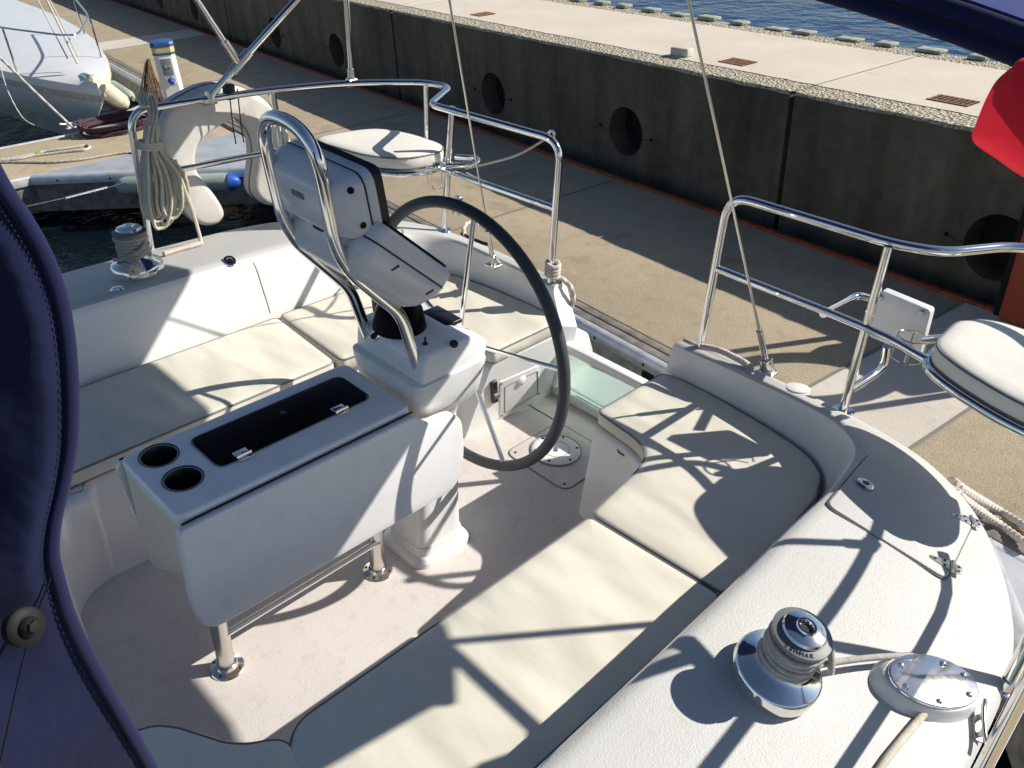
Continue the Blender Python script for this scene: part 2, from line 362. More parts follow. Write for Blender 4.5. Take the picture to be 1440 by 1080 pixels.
MB().box((-.018, -.008, .008), (.018, .008, .013), .003, Matrix.Translation(dpc) @ Matrix.Rotation(.6, 4, 'Z')).build('finger_pull', 'piping', dp)
for (x, y) in ((2.10, .145), (2.10, -.135), (2.37, -.135), (2.37, .145)):
    MB().lathe([(.001, .0065), (.005, .0065), (.006, .004)], (x, y, 0), 10).build('screw', 'iron', panel)
lip = [V(p) for p in ((.54, .652, .362), (1.60, .652, .362), (1.60, .632, .19), (.575, .632, .19), (.545, .636, .24))]
MB().slab(fillet(lip, [.01, .01, .03, .03, .03], 4, True), V((0, -1, .12)), .05, .008).build('seat_lip', 'gelcoat', boat)
# transom gate: rails and tinted panel
gx = 2.565
gate = MB()
gate.box((gx - .02, -.27, .004), (gx + .025, .345, .05), .008); gate.build('gate_sill', 'gelcoat', boat)
MB().box((gx - .02, -.265, .255), (gx + .03, .335, .295), .008).build('gate_rail', 'gelcoat', boat)
MB().box((gx - .004, -.265, .05), (gx + .006, .335, .255)).build('gate_panel', 'acrylic', boat)
MB().box((gx - .03, .318, .051), (gx + .035, .352, .254), .006).build('gate_post', 'gelcoat', boat)
sp_ = []
for q in ((356, 369), (362, 382), (367, 398), (374, 420), (380, 440)):
    h = SEATB[2].ray_cast(CAM, ray(*q).normalized())
    if h[0]: sp_.append(h[0])
if len(sp_) > 2: MB().tube(sp_, .0022, 6, sm=3).build('moulding_seam', 'groove', boat)
MB().tube([on_deck(u, v, 1, .012) if DECK[1].ray_cast(CAM, ray(u, v).normalized())[0] else P(u, v, z=.585) for u, v in ((231, 361), (250, 355), (268, 350), (283, 346))], .011, 8, sm=4).build('toe_rail', 'teak', boat)
# locker door and switch on the starboard cheek
cA, cB, cC = V((2.02, .365, .0)), V((2.56, .352, .0)), V((2.41, .285, .36))
cn = (cB - cA).cross(cC - cA).normalized()
if cn.y > 0: cn = -cn
def ck(u, v, l=0): return Ppl(u, v, cA, cn) + cn * (.004 + l)
dr = MB().slab(fillet([ck(702, 537), ck(759, 512), ck(759, 556), ck(703, 589)], .012, 4, True), cn, .014, .004).build('locker_door', 'white', boat)
inn = fillet([ck(709, 543), ck(755, 521), ck(755, 553), ck(709, 580)], .008, 4, True)
MB().tube([p + cn * .0005 for p in inn], .0022, 6, True).build('door_seam', 'groove', dr)
MB().lathe([(.001, .012), (.02, .009), (.03, .0)], (0, 0, 0), 20, align(cn, ck(732, 535))).build('finger_pull', 'white', dr)
for q in ((704.5, 539), (704.5, 584), (757, 553)): MB().lathe([(.001, .003), (.004, .002), (.005, 0)], (0, 0, 0), 10, align(cn, ck(*q))).build('screw', 'iron', dr)
sw = MB().slab(fillet([ck(688.5, 537), ck(696.5, 533), ck(698.5, 562), ck(690.5, 566)], .004, 3, True), cn, .012, .003)
sw = MB().slab(fillet([ck(688.5, 537, .01), ck(696.5, 533, .01), ck(698.5, 562, .01), ck(690.5, 566, .01)], .004, 3, True), cn, .016, .003).build('switch_panel', 'black', boat)
MB().slab([ck(691, 552, .02), ck(698, 549, .02), ck(699, 554, .02), ck(692, 557, .02)], cn, .012, .002).build('switch', 'piping', sw)
# port step face: small moulded groove
gp_ = []
for q in ((883, 600), (876, 618), (869, 634), (878, 641)):
    h = SEATB[-1].ray_cast(CAM, ray(*q).normalized())
    if h[0]: gp_.append(h[0])
if len(gp_) > 2: MB().tube(gp_, .0035, 8, sm=3).build('step_groove', 'groove', boat)

# port side deck: locker lid, hinges, latch, line plate, cleat, filler cap
def nrm(side, p):
    h = DECK[side].find_nearest(p); n = h[1]; return n if n.z > 0 else -n
lo = [on_deck(*q, lift=.0) for q in [(1222, 640), (1300, 680), (1362, 718), (1368, 735), (1328, 818), (1160, 713)]]
ln = nrm(-1, on_deck(1260, 730))
lo = [p + ln * .011 for p in fillet(lo, [.03, .0, .05, .03, .03, .03], 6, True)]
lid = MB().slab(lo, ln, .012, .004).build('locker_lid', 'nonskid', boat)
MB().tube([p - ln * .010 for p in lo], .0058, 6, True).build('lid_seam', 'groove', lid)
lc = on_deck(1215, 684) + ln * .011; lm = align(ln, lc)
lt = MB().lathe([(.001, .001), (.011, .001), (.012, .003), (.017, .0045), (.023, .003), (.026, 0)], (0, 0, 0), 28, lm).build('latch', 'chrome', lid)
MB().lathe([(.001, .0022), (.0105, .0022), (.0108, .0)], (0, 0, 0), 20, lm).build('latch_button', 'black', lt)
for q, q2 in (((1364, 737), (1344, 728)), ((1336, 801), (1316, 790))):
    c = on_deck(*q) + ln * .013; ax = (on_deck(*q2) - on_deck(*q)); ax = (ax - ln * ax.dot(ln)).normalized(); sd = ln.cross(ax)
    hg = MB(); hg.slab(fillet([c + ax * .06 + sd * .006, c + ax * .06 - sd * .006, c + ax * .006 - sd * .02, c + ax * .006 + sd * .02], .006, 4, True), ln, .004, .001)
    hg.slab(fillet([c - ax * .006 + sd * .02, c - ax * .006 - sd * .02, c - ax * .026 - sd * .017, c - ax * .026 + sd * .017], .005, 4, True), ln, .004, .001)
    hg.tube([c + sd * .022, c - sd * .022], .0055, 10); h = hg.build('hinge', 'satin', lid)
    for t, s_ in ((.045, 0), (.02, .011), (.02, -.011), (-.017, .009), (-.017, -.009)):
        MB().lathe([(.001, .002), (.0035, .0015), (.004, 0)], (0, 0, 0), 8, align(ln, c + ax * t + sd * s_)).build('screw', 'iron', h)
def chrome_plate():
    c = on_deck(1300, 968); n = nrm(-1, c); ax = V((1, -.92, 0)); ax = (ax - n * ax.dot(n)).normalized(); sd = n.cross(ax)
    o = [c + ax * (.122 * math.cos(t)) + sd * (.07 * math.sin(t)) for t in [2 * PI * i / 40 for i in range(40)]]
    r = [[c + (p - c) * s_ + n * z for p in o] for s_, z in ((1.16, -.004), (1.1, .004), (1.05, .014), (1.0, .026), (.96, .031), (.9, .032))]
    pad = MB().loft(r, True, False, True).build('line_cover', 'gelcoat', boat)
    pl = MB().slab([c + (p - c) * .92 + n * .040 for p in o], n, .008, .003).build('cover_plate', 'chrome', pad)
    for a in (.4, 1.1, 2.5, 3.6, 4.6, 5.7):
        p = c + ax * (.092 * math.cos(a)) + sd * (.05 * math.sin(a)) + n * .040
        MB().lathe([(.001, .006), (.005, .005), (.008, 0)], (0, 0, 0), 14, align(n, p)).build('bolt', 'chrome', pl)
    return c, n, ax, sd
PLC, PLN, PLA, PLS = chrome_plate()
fc = on_deck(1122, 543)
c = P(1122, 545, z=.578); MB().lathe([(.001, .004), (.036, .0035), (.043, .0005), (.044, -.012)], (0, 0, 0), 36, align(V((.1, .1, 1)).normalized(), c)).build('filler_cap', 'white', boat)
c = on_deck(1374, 1022, lift=.0); n = nrm(-1, c)
cm = align(n, c) @ Matrix.Rotation(.4, 4, 'Z') @ Matrix.Scale(.75, 4)
cl = MB(); cl.tube([(-.075, 0, .04), (-.04, 0, .032), (.04, 0, .032), (.075, 0, .04)], .0075, 10, sm=5); cl.tube([(-.03, 0, .0), (-.024, 0, .032)], .009, 8); cl.tube([(.03, 0, 0), (.024, 0, .032)], .009, 8)
cl.box((-.05, -.014, 0), (.05, .014, .006), .002); cl.v = [cm @ p for p in cl.v]; cl.build('horn_cleat', 'satin', boat)

# ---- rails
TR = .0155
def side_rails(s):
    zt = 1.178
    if s > 0:
        ja, jb = P(605, 147, z=zt), P(633, 123, z=zt)
        top = [(2.548, .41, .56), (2.548, .41, zt), tuple(ja), tuple(jb), tuple(P(597, 116, z=zt)), (2.42, 1.63, zt), (2.04, 1.73, zt), (1.42, 1.77, zt), (1.40, 1.78, .55)]
        mid = [(2.548, .41, .895), (2.50, 1.05, .895), (2.46, 1.14, .90)]; fwd = [(2.12, 1.70, .9), (1.9, 1.74, .9), (1.415, 1.775, .9)]
        posts = [(2.535, 2.52, 1.04, 1.08), (2.06, 2.06, 1.725, 1.66)]; tail = tuple(P(599, 118, z=zt))[:2]
    else:
        top = [(2.567, -.362, .56), (2.567, -.362, zt), (2.60, -.93, zt), (2.66, -1.07, zt), (2.93, -1.215, zt), (2.95, -1.46, zt), (2.72, -1.66, zt), (2.29, -1.735, zt), (1.42, -1.785, zt), (1.40, -1.805, .47)]
        mid = [(2.567, -.362, .90), (2.56, -.94, .90), (2.50, -1.17, .905)]; fwd = [(2.36, -1.68, .9), (2.15, -1.765, .9), (1.405, -1.80, .9)]
        posts = [(2.57, 2.565, -.935, -.95)]; tail = None
    rail = MB().tube(fillet(top, [0, .09, .06, .08, .12, .16, .2, .2, .09, 0] if s < 0 else [0, .09, .05, .06, .1, .16, .2, .09, 0], 8), TR, 14).build('stern_rail', 'chrome', boat)
    MB().tube([V(p) for p in mid], TR * .9, 12, sm=4).build('mid_rail', 'chrome', rail)
    MB().tube([V(p) for p in fwd], TR * .9, 12, sm=4).build('mid_rail', 'chrome', rail)
    for (x, xb, y, yb) in posts:
        b = deck_at(xb, yb); p = MB().tube([b - V((0, 0, .01)), V((x, y, zt))], TR * .92, 12).build('rail_post', 'chrome', rail)
        MB().lathe([(.001, .006), (.02, .006), (.034, .005), (.038, .0)], b + V((0, 0, .004)), 24).build('post_base', 'chrome', p)
    if tail: MB().tube([V((*tail, zt)), V((tail[0] - .02, tail[1] - .03, .92))], TR * .85, 12).build('rail_post', 'chrome', rail)
    return rail
def thing_part(name, mb, m, parent=None): return mb.build(name, m, parent or boat)
RAIL = {s: side_rails(s) for s in (1, -1)}
# raked post on the port deck edge
for k_, b in enumerate((V((1.795, -1.757, .545)),)):
    d_ = V((.308, .039, .951)); st_ = MB().tube([b, b + d_ * (.665 if k_ == 0 else .38)], TR * .95, 14).build('stanchion', 'chrome', boat)
    MB().lathe([(.001, .03), (.019, .03), (.021, .008), (.032, .005), (.035, 0)], (0, 0, 0), 24, align(V((.15, -.1, 1)).normalized(), b)).build('stanchion_base', 'chrome', st_)

# ---- corner seats on the rails (frame belongs to the boat, the cushions lift off)
SEAT = {1: [(2.14, 1.59), (2.36, 1.575), (2.50, 1.53), (2.57, 1.36), (2.575, 1.14), (2.50, 1.075), (2.30, 1.10), (2.20, 1.25)],
        -1: [(2.47, -1.175), (2.70, -1.165), (2.785, -1.24), (2.80, -1.44), (2.70, -1.62), (2.46, -1.68), (2.33, -1.62), (2.335, -1.46), (2.40, -1.28)]}
def seat_outline(s, z, grow=0.0):
    o = [V((x, y, z)) for x, y in SEAT[s]]; c = sum(o, V()) / len(o)
    return [c + (p - c) * (1 + grow) for p in fillet(o, .1, 6, True)]
def offset_poly(o, d):
    """move every edge of a closed polygon inwards by d (counter-clockwise, plan view)"""
    r = []; m = len(o)
    for i in range(m):
        a = (o[i] - o[i - 1]); b_ = (o[(i + 1) % m] - o[i]); a = V((a.x, a.y, 0)).normalized(); b_ = V((b_.x, b_.y, 0)).normalized()
        na = V((-a.y, a.x, 0)); nb = V((-b_.y, b_.x, 0)); w = na + nb
        r.append(o[i] + w * (d / max(w.length_squared / 2, .25)))
    return r
def soft_cushion(name, poly, rad, z1, z0, label, group, crown=.008, m_='vinyl'):
    poly = [V((p[0], p[1], 0)) for p in poly]; rad = list(rad) if isinstance(rad, (list, tuple)) else [rad] * len(poly)
    if sum(poly[i].cross(poly[(i + 1) % len(poly)]).z for i in range(len(poly))) < 0: poly = poly[::-1]; rad = rad[::-1]
    def ring(d, z): return [V((p.x, p.y, z)) for p in fillet(offset_poly(poly, d), [max(q - d, .004) for q in rad], 6, True)]
    c = sum(poly, V()) / len(poly); t = thing(name, label, 'cushion', (c.x, c.y, z0), group)
    R_ = [ring(d, z) for d, z in ((.005, z0), (-.001, z0 + .010), (-.003, (z0 + z1) / 2), (-.001, z1 - .009), (.001, z1 - .004), (.005, z1), (.012, z1 + crown * .35), (.024, z1 + crown * .75), (.045, z1 + crown), (.065, z1 + crown))]
    MB().loft(R_, True, False, True).build('cover', m_, t, sharp=75)
    MB().tube(ring(.0005, z1 - .004), .0042, 6, True).build('piping', 'piping', t)
    MB().tube(ring(.002, z0 + .006), .004, 6, True).build('piping', 'piping', t)
    return t
for s in (1, -1):
    fr = MB().tube(seat_outline(s, .902, .03), TR * .95, 12, True)
    o = seat_outline(s, .905); f = fr.build('corner_seat_frame', 'chrome', boat)
    MB().slab(seat_outline(s, .914, -.02), (0, 0, 1), .012).build('seat_pan', 'white', f)
    for a, b_ in (((2.58, 1.12, .9), (2.72, 1.06, .93)), ((2.5, 1.05, .9), (2.66, .98, .93))):
        pass
    if s > 0: MB().tube([V(p) for p in ((2.50, 1.09, .905), (2.56, 1.0, .92), (2.62, .97, .925), (2.66, 1.02, .925), (2.63, 1.12, .91))], TR * .9, 12, sm=5).build('seat_bracket', 'chrome', f)
    else: MB().tube([V((2.6, -1.10, .905)), V((2.70, -1.16, .905)), V((2.86, -1.2, .905))], TR * .9, 12).build('seat_bracket', 'chrome', f)
    # wire drink holder under the mid rail
    c = V((2.44, 1.04, .93)) if s > 0 else V((2.62, -1.075, .90))
    dh = MB().tube(circle(c, .045, 24), .0032, 8, True)
    for a in (.3, 1.9, 3.5, 5.1):
        q = c + V((.045 * math.cos(a), .045 * math.sin(a), 0)); dh.tube([q, q + V((0, 0, -.09)), c + V((.015 * math.cos(a), .015 * math.sin(a), -.1))], .0028, 6)
    dh.build('drink_holder', 'satin', f)
soft_cushion('corner_cushion', SEAT[1], .1, .975, .916, 'cream corner seat cushion on the rail behind the instrument pod, nearest the lifebuoy', 'corner seat cushions on the stern rails', m_='vinylwhite')
soft_cushion('corner_cushion', SEAT[-1], .1, .975, .916, 'cream corner seat cushion at the right edge beside the white motor board', 'corner seat cushions on the stern rails', m_='vinylwhite')

# ---- motor board on the port rail
def board():
    q = [P(1239, 408, x=2.70), P(1309, 437, x=2.70), P(1292, 503, x=2.70), P(1221, 473, x=2.70)]
    n = V((-1, 0, 0)); mb = MB().slab(fillet(q, .012, 4, True), n, .035, .004); b = mb.build('motor_board', 'white', boat)
    for u, v in ((1238, 418), (1297, 440)):
        MB().lathe([(.001, .008), (.006, .007), (.011, .003), (.012, 0)], (0, 0, 0), 16, align(n, P(u, v, x=2.698))).build('bolt', 'satin', b)
    for pts in ((P(1158, 441, x=2.57), P(1190, 424, x=2.82), P(1204, 417, x=2.90), P(1216, 417, x=2.90), P(1245, 427, x=2.76)), (P(1196, 548, x=2.60), P(1228, 527, x=2.72), P(1242, 512, x=2.80), P(1247, 486, x=2.75))):
        MB().tube(pts, TR * .95, 12, sm=6).build('bracket_tube', 'chrome', b)
board()

# ---- split backstay: two wires with turnbuckles
for (u, v, u1, yt) in ((1080, 522, 968, -.42), (694, 372, 632, .50)):
    a = P(u, v, z=.575); b_ = P(u1, 0, y=yt); d = (b_ - a).normalized(); b_ = b_ + d * 2.5
    w = MB().tube([a + d * .30, b_], .0042, 8).build('backstay', 'satin', boat)
    tb = MB().tube([a + d * .06, a + d * .30], lambda t: .0075 - .003 * t, 10)
    sx = d.cross(V((1, 0, 0))).normalized()
    for k in (-1, 1): tb.tube([a + d * .07 + sx * .009 * k, a + d * .19 + sx * .009 * k], .0045, 8)
    tb.lathe([(.001, 0), (.011, .002), (.011, .02), (.001, .022)], (0, 0, 0), 14, align(d, a + d * .185)); tb.build('turnbuckle', 'satin', w)
    ch = MB()
    for k in (-1, 1): ch.box((-.004, -.016, 0), (.004, .016, .07), .003, align(d, a - d * .01 + sx * .012 * k))
    ch.tube([a + d * .045 - sx * .02, a + d * .045 + sx * .02], .006, 10); ch.box((-.03, -.03, 0), (.03, .03, .012), .004, Matrix.Translation(a - V((0, 0, .008)))); ch.build('chainplate', 'satin', w)

# ---- winches
def winch(c, ax, turn, label):
    w = bpy.data.objects.new('winch', None); COL.objects.link(w); w.empty_display_size = .1; place(w, c, boat)
    m = align(ax, c) @ Matrix.Rotation(turn, 4, 'Z')
    def L(name, prof, mt, n=56, rib=None, par=None): return MB().lathe(prof, (0, 0, 0), n, m, rib).build(name, mt, par or w, sharp=35)
    L('base', [(.094, 0), (.094, .006), (.098, .01), (.098, .038), (.095, .044), (.092, .047), (.09, .048), (.066, .062), (.056, .072), (.05, .085)], 'chrome')
    L('drum', [(.046, .08), (.048, .09), (.048, .145), (.052, .152), (.052, .16)], 'satin')
    r = L('self_tailer', [(.046, .152), (.056, .154), (.0625, .160), (.0635, .172), (.0635, .1735), (.048, .179), (.046, .179)], 'grey', 144, (.155, .1722, -.012, 2))
    cp = L('top_cap', [(.046, .17), (.047, .184), (.044, .189), (.028, .195), (.022, .196), (.02, .2), (.016, .2), (.014, .197), (.013, .19), (.001, .189)], 'chrome')
    L('handle_socket', [(.001, .1905), (.0125, .1905), (.0125, .19)], 'black', 8, None, cp)
    # maker's name round the rim of the self tailer
    ac = min((2 * PI * k / 180 for k in range(180)), key=lambda a: (to_px(m @ V((.056 * math.cos(a), .056 * math.sin(a), .176))) - V((1124, 917))).length if c.y < 0 else a)
    for i, ch in enumerate('LEWMAR'):
        cu = bpy.data.curves.new('letter', 'FONT'); cu.body = ch; cu.size = .0122; cu.extrude = .0004; cu.align_x = 'CENTER'
        to = bpy.data.objects.new('letter', cu); COL.objects.link(to)
        me = bpy.data.meshes.new_from_object(to.evaluated_get(bpy.context.evaluated_depsgraph_get())); bpy.data.objects.remove(to)
        a = ac + (i - 2.5) * .19; tm = m @ Matrix.Rotation(a, 4, 'Z') @ Matrix.Translation((.0558, 0, .1774)) @ Matrix.Rotation(.33, 4, 'Y') @ Matrix.Rotation(PI / 2, 4, 'Z') @ Matrix.Translation((0, -.004, 0))
        lb = MB().add([tm @ v.co for v in me.vertices], [list(p.vertices) for p in me.polygons]); lb.build('letter', 'black', r, flat=True); bpy.data.meshes.remove(me)
    # line wrapped round the drum
    t = thing('winch_line', label, 'rope', c, 'ropes wrapped on the winches')
    pts = []
    for i in range(6 * 28 + 1):
        a = i / 28 * 2 * PI; z = .074 + .0138 * i / 28; q = .0545 + .002 * math.sin(a * 1.7) + (.004 if i > 5 * 28 else 0)
        pts.append(m @ V((q * math.cos(a), q * math.sin(a), z)))
    MB().tube(pts, .0072, 10).build('wraps', 'greyrope', t)
    return w, t, m
PW = on_deck(1086, 953); PN = nrm(-1, PW)
w1, t1, m1 = winch(PW, PN, .9, 'grey braided line wrapped on the near winch beside the oval chrome plate')
e0 = PLC + PLN * .03 - PLA * .02 - PLS * .02
MB().tube([on_deck(1118, 962, lift=.05), on_deck(1160, 950, lift=.042), on_deck(1215, 940, lift=.036), on_deck(1266, 934, lift=.03), on_deck(1290, 930, lift=.02)], .0075, 10, sm=8).build('lead', 'greyrope', t1)
MB().tube([on_deck(1140, 930, lift=.10), on_deck(1152, 938, lift=.09), on_deck(1160, 952, lift=.06), on_deck(1163, 962, lift=.035)], .008, 10, sm=6).build('tail', 'greyrope', t1)
MB().tube([on_deck(1318, 985, lift=.014), on_deck(1270, 1040, lift=.01), on_deck(1236, 1085, lift=.01), on_deck(1180, 1180, lift=.01)], .0085, 10, sm=6).build('lead', 'rope', t1)
SW = on_deck(196, 386, 1) + V((0, 0, .006)); SN = (nrm(1, SW) + V((0, 0, 2.2))).normalized()
w2, t2, m2 = winch(SW, SN, 2.4, 'grey braided line wrapped on the far winch by the coiled cream rope')
MB().tube([m2 @ V((.056, .0, .15)), m2 @ V((.05, -.045, .12)), m2 @ V((-.02, -.062, .085)), m2 @ V((-.07, -.03, .07))], .0075, 10, sm=6).build('tail', 'greyrope', t2)
bn = m2 @ V((.03, -.12, .075))
b2 = MB()
for k in range(5):
    rr = Matrix.Rotation(k * .9, 3, V((.3, 1, .4)).normalized()); b2.tube([bn + rr @ V((.03 * math.cos(a), .022 * math.sin(a), .008 * math.sin(2 * a))) for a in [2 * PI * i / 16 for i in range(16)]], .007, 8, True)
b2.build('knot', 'greyrope', t2)
for q in ((165, 407), (323, 367)):
    c = on_deck(*q, 1) if DECK[1].ray_cast(CAM, ray(*q).normalized())[0] else P(*q, z=.7)
    n = nrm(1, c); MB().lathe([(.001, .002), (.012, .002), (.014, .005), (.024, .004), (.027, 0)], (0, 0, 0), 24, align(n, c + n * .001)).build('deck_filler', 'chrome', boat)

def boolcut(ob, cutters):
    for c in cutters:
        me = bpy.data.meshes.new('cut'); me.from_pydata(c.v, [], c.f)
        bm = bmesh.new(); bm.from_mesh(me); bmesh.ops.recalc_face_normals(bm, faces=bm.faces); bm.to_mesh(me); bm.free()
        co = bpy.data.objects.new('cut', me); COL.objects.link(co); co.location = -LOC[ob]
        pr = ob.parent; lc = ob.location.copy(); ob.parent = None; ob.location = (0, 0, 0)
        md = ob.modifiers.new('b', 'BOOLEAN'); md.object = co; md.operation = 'DIFFERENCE'; md.solver = 'EXACT'
        bpy.context.view_layer.update()
        new = bpy.data.meshes.new_from_object(ob.evaluated_get(bpy.context.evaluated_depsgraph_get()))
        ob.modifiers.clear(); nm = ob.data.name; old = ob.data; ob.data = new; bpy.data.meshes.remove(old); new.name = nm
        ob.parent = pr; ob.location = lc
        bpy.data.objects.remove(co); bpy.data.meshes.remove(me)

# ---- cockpit table
table = bpy.data.objects.new('cockpit_table', None); COL.objects.link(table); place(table, (.95, 0, 0), boat)
tt = MB().slab(fillet([(.571, -.165, .765), (1.305, -.165, .765), (1.305, .165, .765), (.571, .165, .765)], .035, 6, True), (0, 0, 1), .034, .012, 4).build('table_top', 'plastic', table)
M['cream'] = mat('cream_gelcoat', (.72, .62, .5), .4, var=[(5, .3, .7, (.68, .58, .46), (.75, .66, .54), 4)])
bsec = fillet([V((0, -.15, .731)), V((0, -.15, .56)), V((0, .10, .395)), V((0, .158, .385)), V((0, .16, .731))], [0, .03, .05, .04, 0], 6)
bd = MB().loft([[V((x, p.y, p.z)) for p in bsec] for x in (.579, .583, 1.285, 1.289)], True, False, True)
bd = bd.build('table_body', 'cream', table)
cups = [(.653, .098), (.654, -.033)]
boolcut(tt, [MB().lathe([(.047, .62), (.047, .8)], (x, y, 0), 40) for x, y in cups]); boolcut(bd, [MB().lathe([(.047, .62), (.047, .8)], (x, y, 0), 40) for x, y in cups])
for x, y in cups:
    MB().lathe([(.001, .63), (.042, .63), (.0445, .76), (.049, .766), (.052, .768), (.053, .7655), (.0465, .7645), (.0465, .626), (.001, .626)], (x, y, 0), 40).build('cup_holder', 'black', table)
lidt = MB().slab(fillet([(.743, .104, .770), (1.238, .104, .770), (1.238, -.052, .770), (.745, -.058, .770)], .03, 6, True), (0, 0, 1), .0045, .0015).build('ice_box_lid', 'smoked', table)
MB().tube([V((p[0], p[1], .7665)) for p in fillet([(.740, .107, .77), (1.241, .108, .77), (1.242, -.055, .77), (.742, -.061, .77)], .03, 6, True)], .0022, 6, True).build('lid_gasket', 'piping', lidt)
MB().lathe([(.001, .002), (.008, .002), (.011, 0)], (1.0, .045, .770), 20).build('lid_button', 'black', lidt)
for x in (.815, 1.13):
    q = (x, -.058); hg = MB(); hg.box((x - .02, -.075, .770), (x + .02, -.03, .774), .0015); hg.tube([(x - .022, -.058, .776), (x + .022, -.058, .776)], .0045, 8)
    h = hg.build('hinge', 'chrome', lidt)
for yl, sgn, nmz in ((-.1655, -1, 'n'), (.167, 1, 'f')):
    prof = [(.558, .742), (1.30, .742), (1.33, .70), (1.44, .69), (1.487, .64), (1.50, .49), (1.47, .372), (.60, .372), (.563, .41), (.552, .50)] if sgn < 0 else [(.558, .742), (1.30, .742), (1.29, .372), (.60, .372)]
    o = fillet([V((x, yl + sgn * .024, z)) for x, z in prof], [.02, .03, .04, .05, .06, .05, .06, .04, .03, .03] if sgn < 0 else .04, 5, True)
    lf = MB().slab(o, (0, sgn, 0), .022, .008).build('drop_leaf', 'plastic', table)
    MB().tube([(.575, yl + sgn * .006, .7475), (1.30, yl + sgn * .006, .7475)], .0028, 8).build('piano_hinge', 'iron', lf)
legs = ((.670, -.02), (1.258, -.008))
for x, y in legs:
    lg = MB().lathe([(.0265, .02), (.0265, .39)], (x, y, 0), 28).build('leg', 'satin', table)
    MB().lathe([(.001, .022), (.03, .022), (.034, .012), (.05, .006), (.053, 0)], (x, y, .001), 32).build('foot_flange', 'chrome', lg)
    for k in range(4):
        a = k * PI / 2 + .6; MB().lathe([(.001, .004), (.004, .003), (.005, 0)], (x + .042 * math.cos(a), y + .042 * math.sin(a), .009), 8).build('screw', 'iron', lg)
for y, z in ((-.035, .155), (.02, .155)): MB().tube([(legs[0][0], y, z), (legs[1][0], y + .01, z)], .0105, 12).build('stretcher', 'chrome', table)

# ---- steering pedestal, guard, compass, instruments and wheel
ped = bpy.data.objects.new('steering_pedestal', None); COL.objects.link(ped); place(ped, (1.485, 0, 0), boat)
def rrect(cx, hx, hy, z, r, n=6, dy=0): return fillet([V((cx - hx, dy - hy, z)), V((cx + hx, dy - hy, z)), V((cx + hx, dy + hy, z)), V((cx - hx, dy + hy, z))], r, n, True)
MB().loft([rrect(1.487, .128, .122, 0, .06), rrect(1.487, .128, .122, .022, .06), rrect(1.487, .122, .116, .03, .058), rrect(1.487, .108, .103, .036, .05), rrect(1.487, .104, .099, .07, .048)], True, False, True).build('base_flange', 'white', ped)
MB().loft([rrect(1.485, .1, .095, .05, .045), rrect(1.485, .094, .089, .35, .042), rrect(1.485, .088, .083, .62, .04)], True, False, True).build('column', 'white', ped, sharp=50)
bowl = MB().loft([rrect(1.485, .09, .086, .585, .04), rrect(1.482, .098, .095, .615, .045), rrect(1.475, .122, .125, .65, .05), rrect(1.472, .138, .155, .69, .05), rrect(1.471, .142, .163, .74, .045), rrect(1.47, .147, .171, .80, .04), rrect(1.47, .147, .171, .812, .04), rrect(1.47, .136, .16, .818, .04)], True, False, True)
bowl.build('bowl', 'white', ped, sharp=50)
hp_ = fillet([V((1.345, 0, .81)), V((1.352, 0, .885)), V((1.372, 0, .912)), V((1.53, 0, .912)), V((1.62, 0, .872)), V((1.605, 0, .81))], [0, .02, .02, .03, .025, 0], 5)
hs = MB(); hs.loft([[V((1.47 + (p.x - 1.47) * k, y, .81 + (p.z - .81) * kz)) for p in hp_] for y, k, kz in ((-.163, .9, .8), (-.16, .96, .93), (-.15, 1, 1), (.15, 1, 1), (.16, .96, .93), (.163, .9, .8))], True, False, True)
HS = hs; hsg = hs.build('helm_housing', 'plastic', ped, sharp=50)
def bvh(mb): return BVHTree.FromPolygons(mb.v, mb.f)
def hit(t, u, v):
    h = t.ray_cast(CAM, ray(u, v).normalized())
    if not h[0]: return None, None
    n = h[1]; n = n if n.dot(ray(u, v)) < 0 else -n
    return h[0], n
T_h = bvh(hs)
for q, r, nm, m_ in (((638, 484), .0135, 'knob', 'black'), ((598, 484), .006, 'ignition_key', 'black'), ((527, 472), .02, 'oval_badge', 'chrome')):
    p, n = hit(T_h, *q)
    if not p: continue
    if nm == 'oval_badge':
        mt = align(n, p) @ Matrix.Rotation(.5, 4, 'Z') @ Matrix.Diagonal((1.35, .8, 1, 1)); b_ = MB().lathe([(.001, .003), (.016, .003), (.019, .001), (.02, 0)], (0, 0, 0), 28, mt).build(nm, m_, hsg)
        MB().lathe([(.001, .0036), (.0125, .0036), (.013, .003)], (0, 0, 0), 24, mt).build('badge_field', 'iron', b_)
    elif nm == 'knob':
        k = MB().lathe([(.001, .01), (r * .7, .01), (r * .85, .006), (r, .004), (r, 0)], (0, 0, 0), 24, align(n, p)).build(nm, m_, hsg)
    else:
        k = MB().lathe([(.001, .005), (.007, .005), (.009, 0)], (0, 0, 0), 16, align(n, p)); k.box((-.003, -.011, .004), (.003, .011, .02), .001, align(n, p) @ Matrix.Rotation(-.7, 4, 'Z')); k.build(nm, m_, hsg)
MB().box((1.53, -.06, .9), (1.60, .06, .915), .004, Matrix.Translation((0, 0, -.005))).build('throttle_plate', 'black', hsg)
MB().lathe([(.001, .10), (.03, .098), (.055, .086), (.072, .06), (.08, .02), (.084, 0)], (1.42, .03, .91), 40).build('compass', 'smoked', ped)
gp = fillet([(1.385, -.12, .79), (1.31, -.12, 1.05), (1.118, -.12, 1.265), (1.075, -.12, 1.605), (1.075, .12, 1.605), (1.118, .12, 1.265), (1.31, .12, 1.04), (1.385, .12, .79)], [0, .05, .09, .115, .115, .09, .05, 0], 9)
MB().tube(gp, .0178, 16).build('guard_tube', 'chrome', ped)
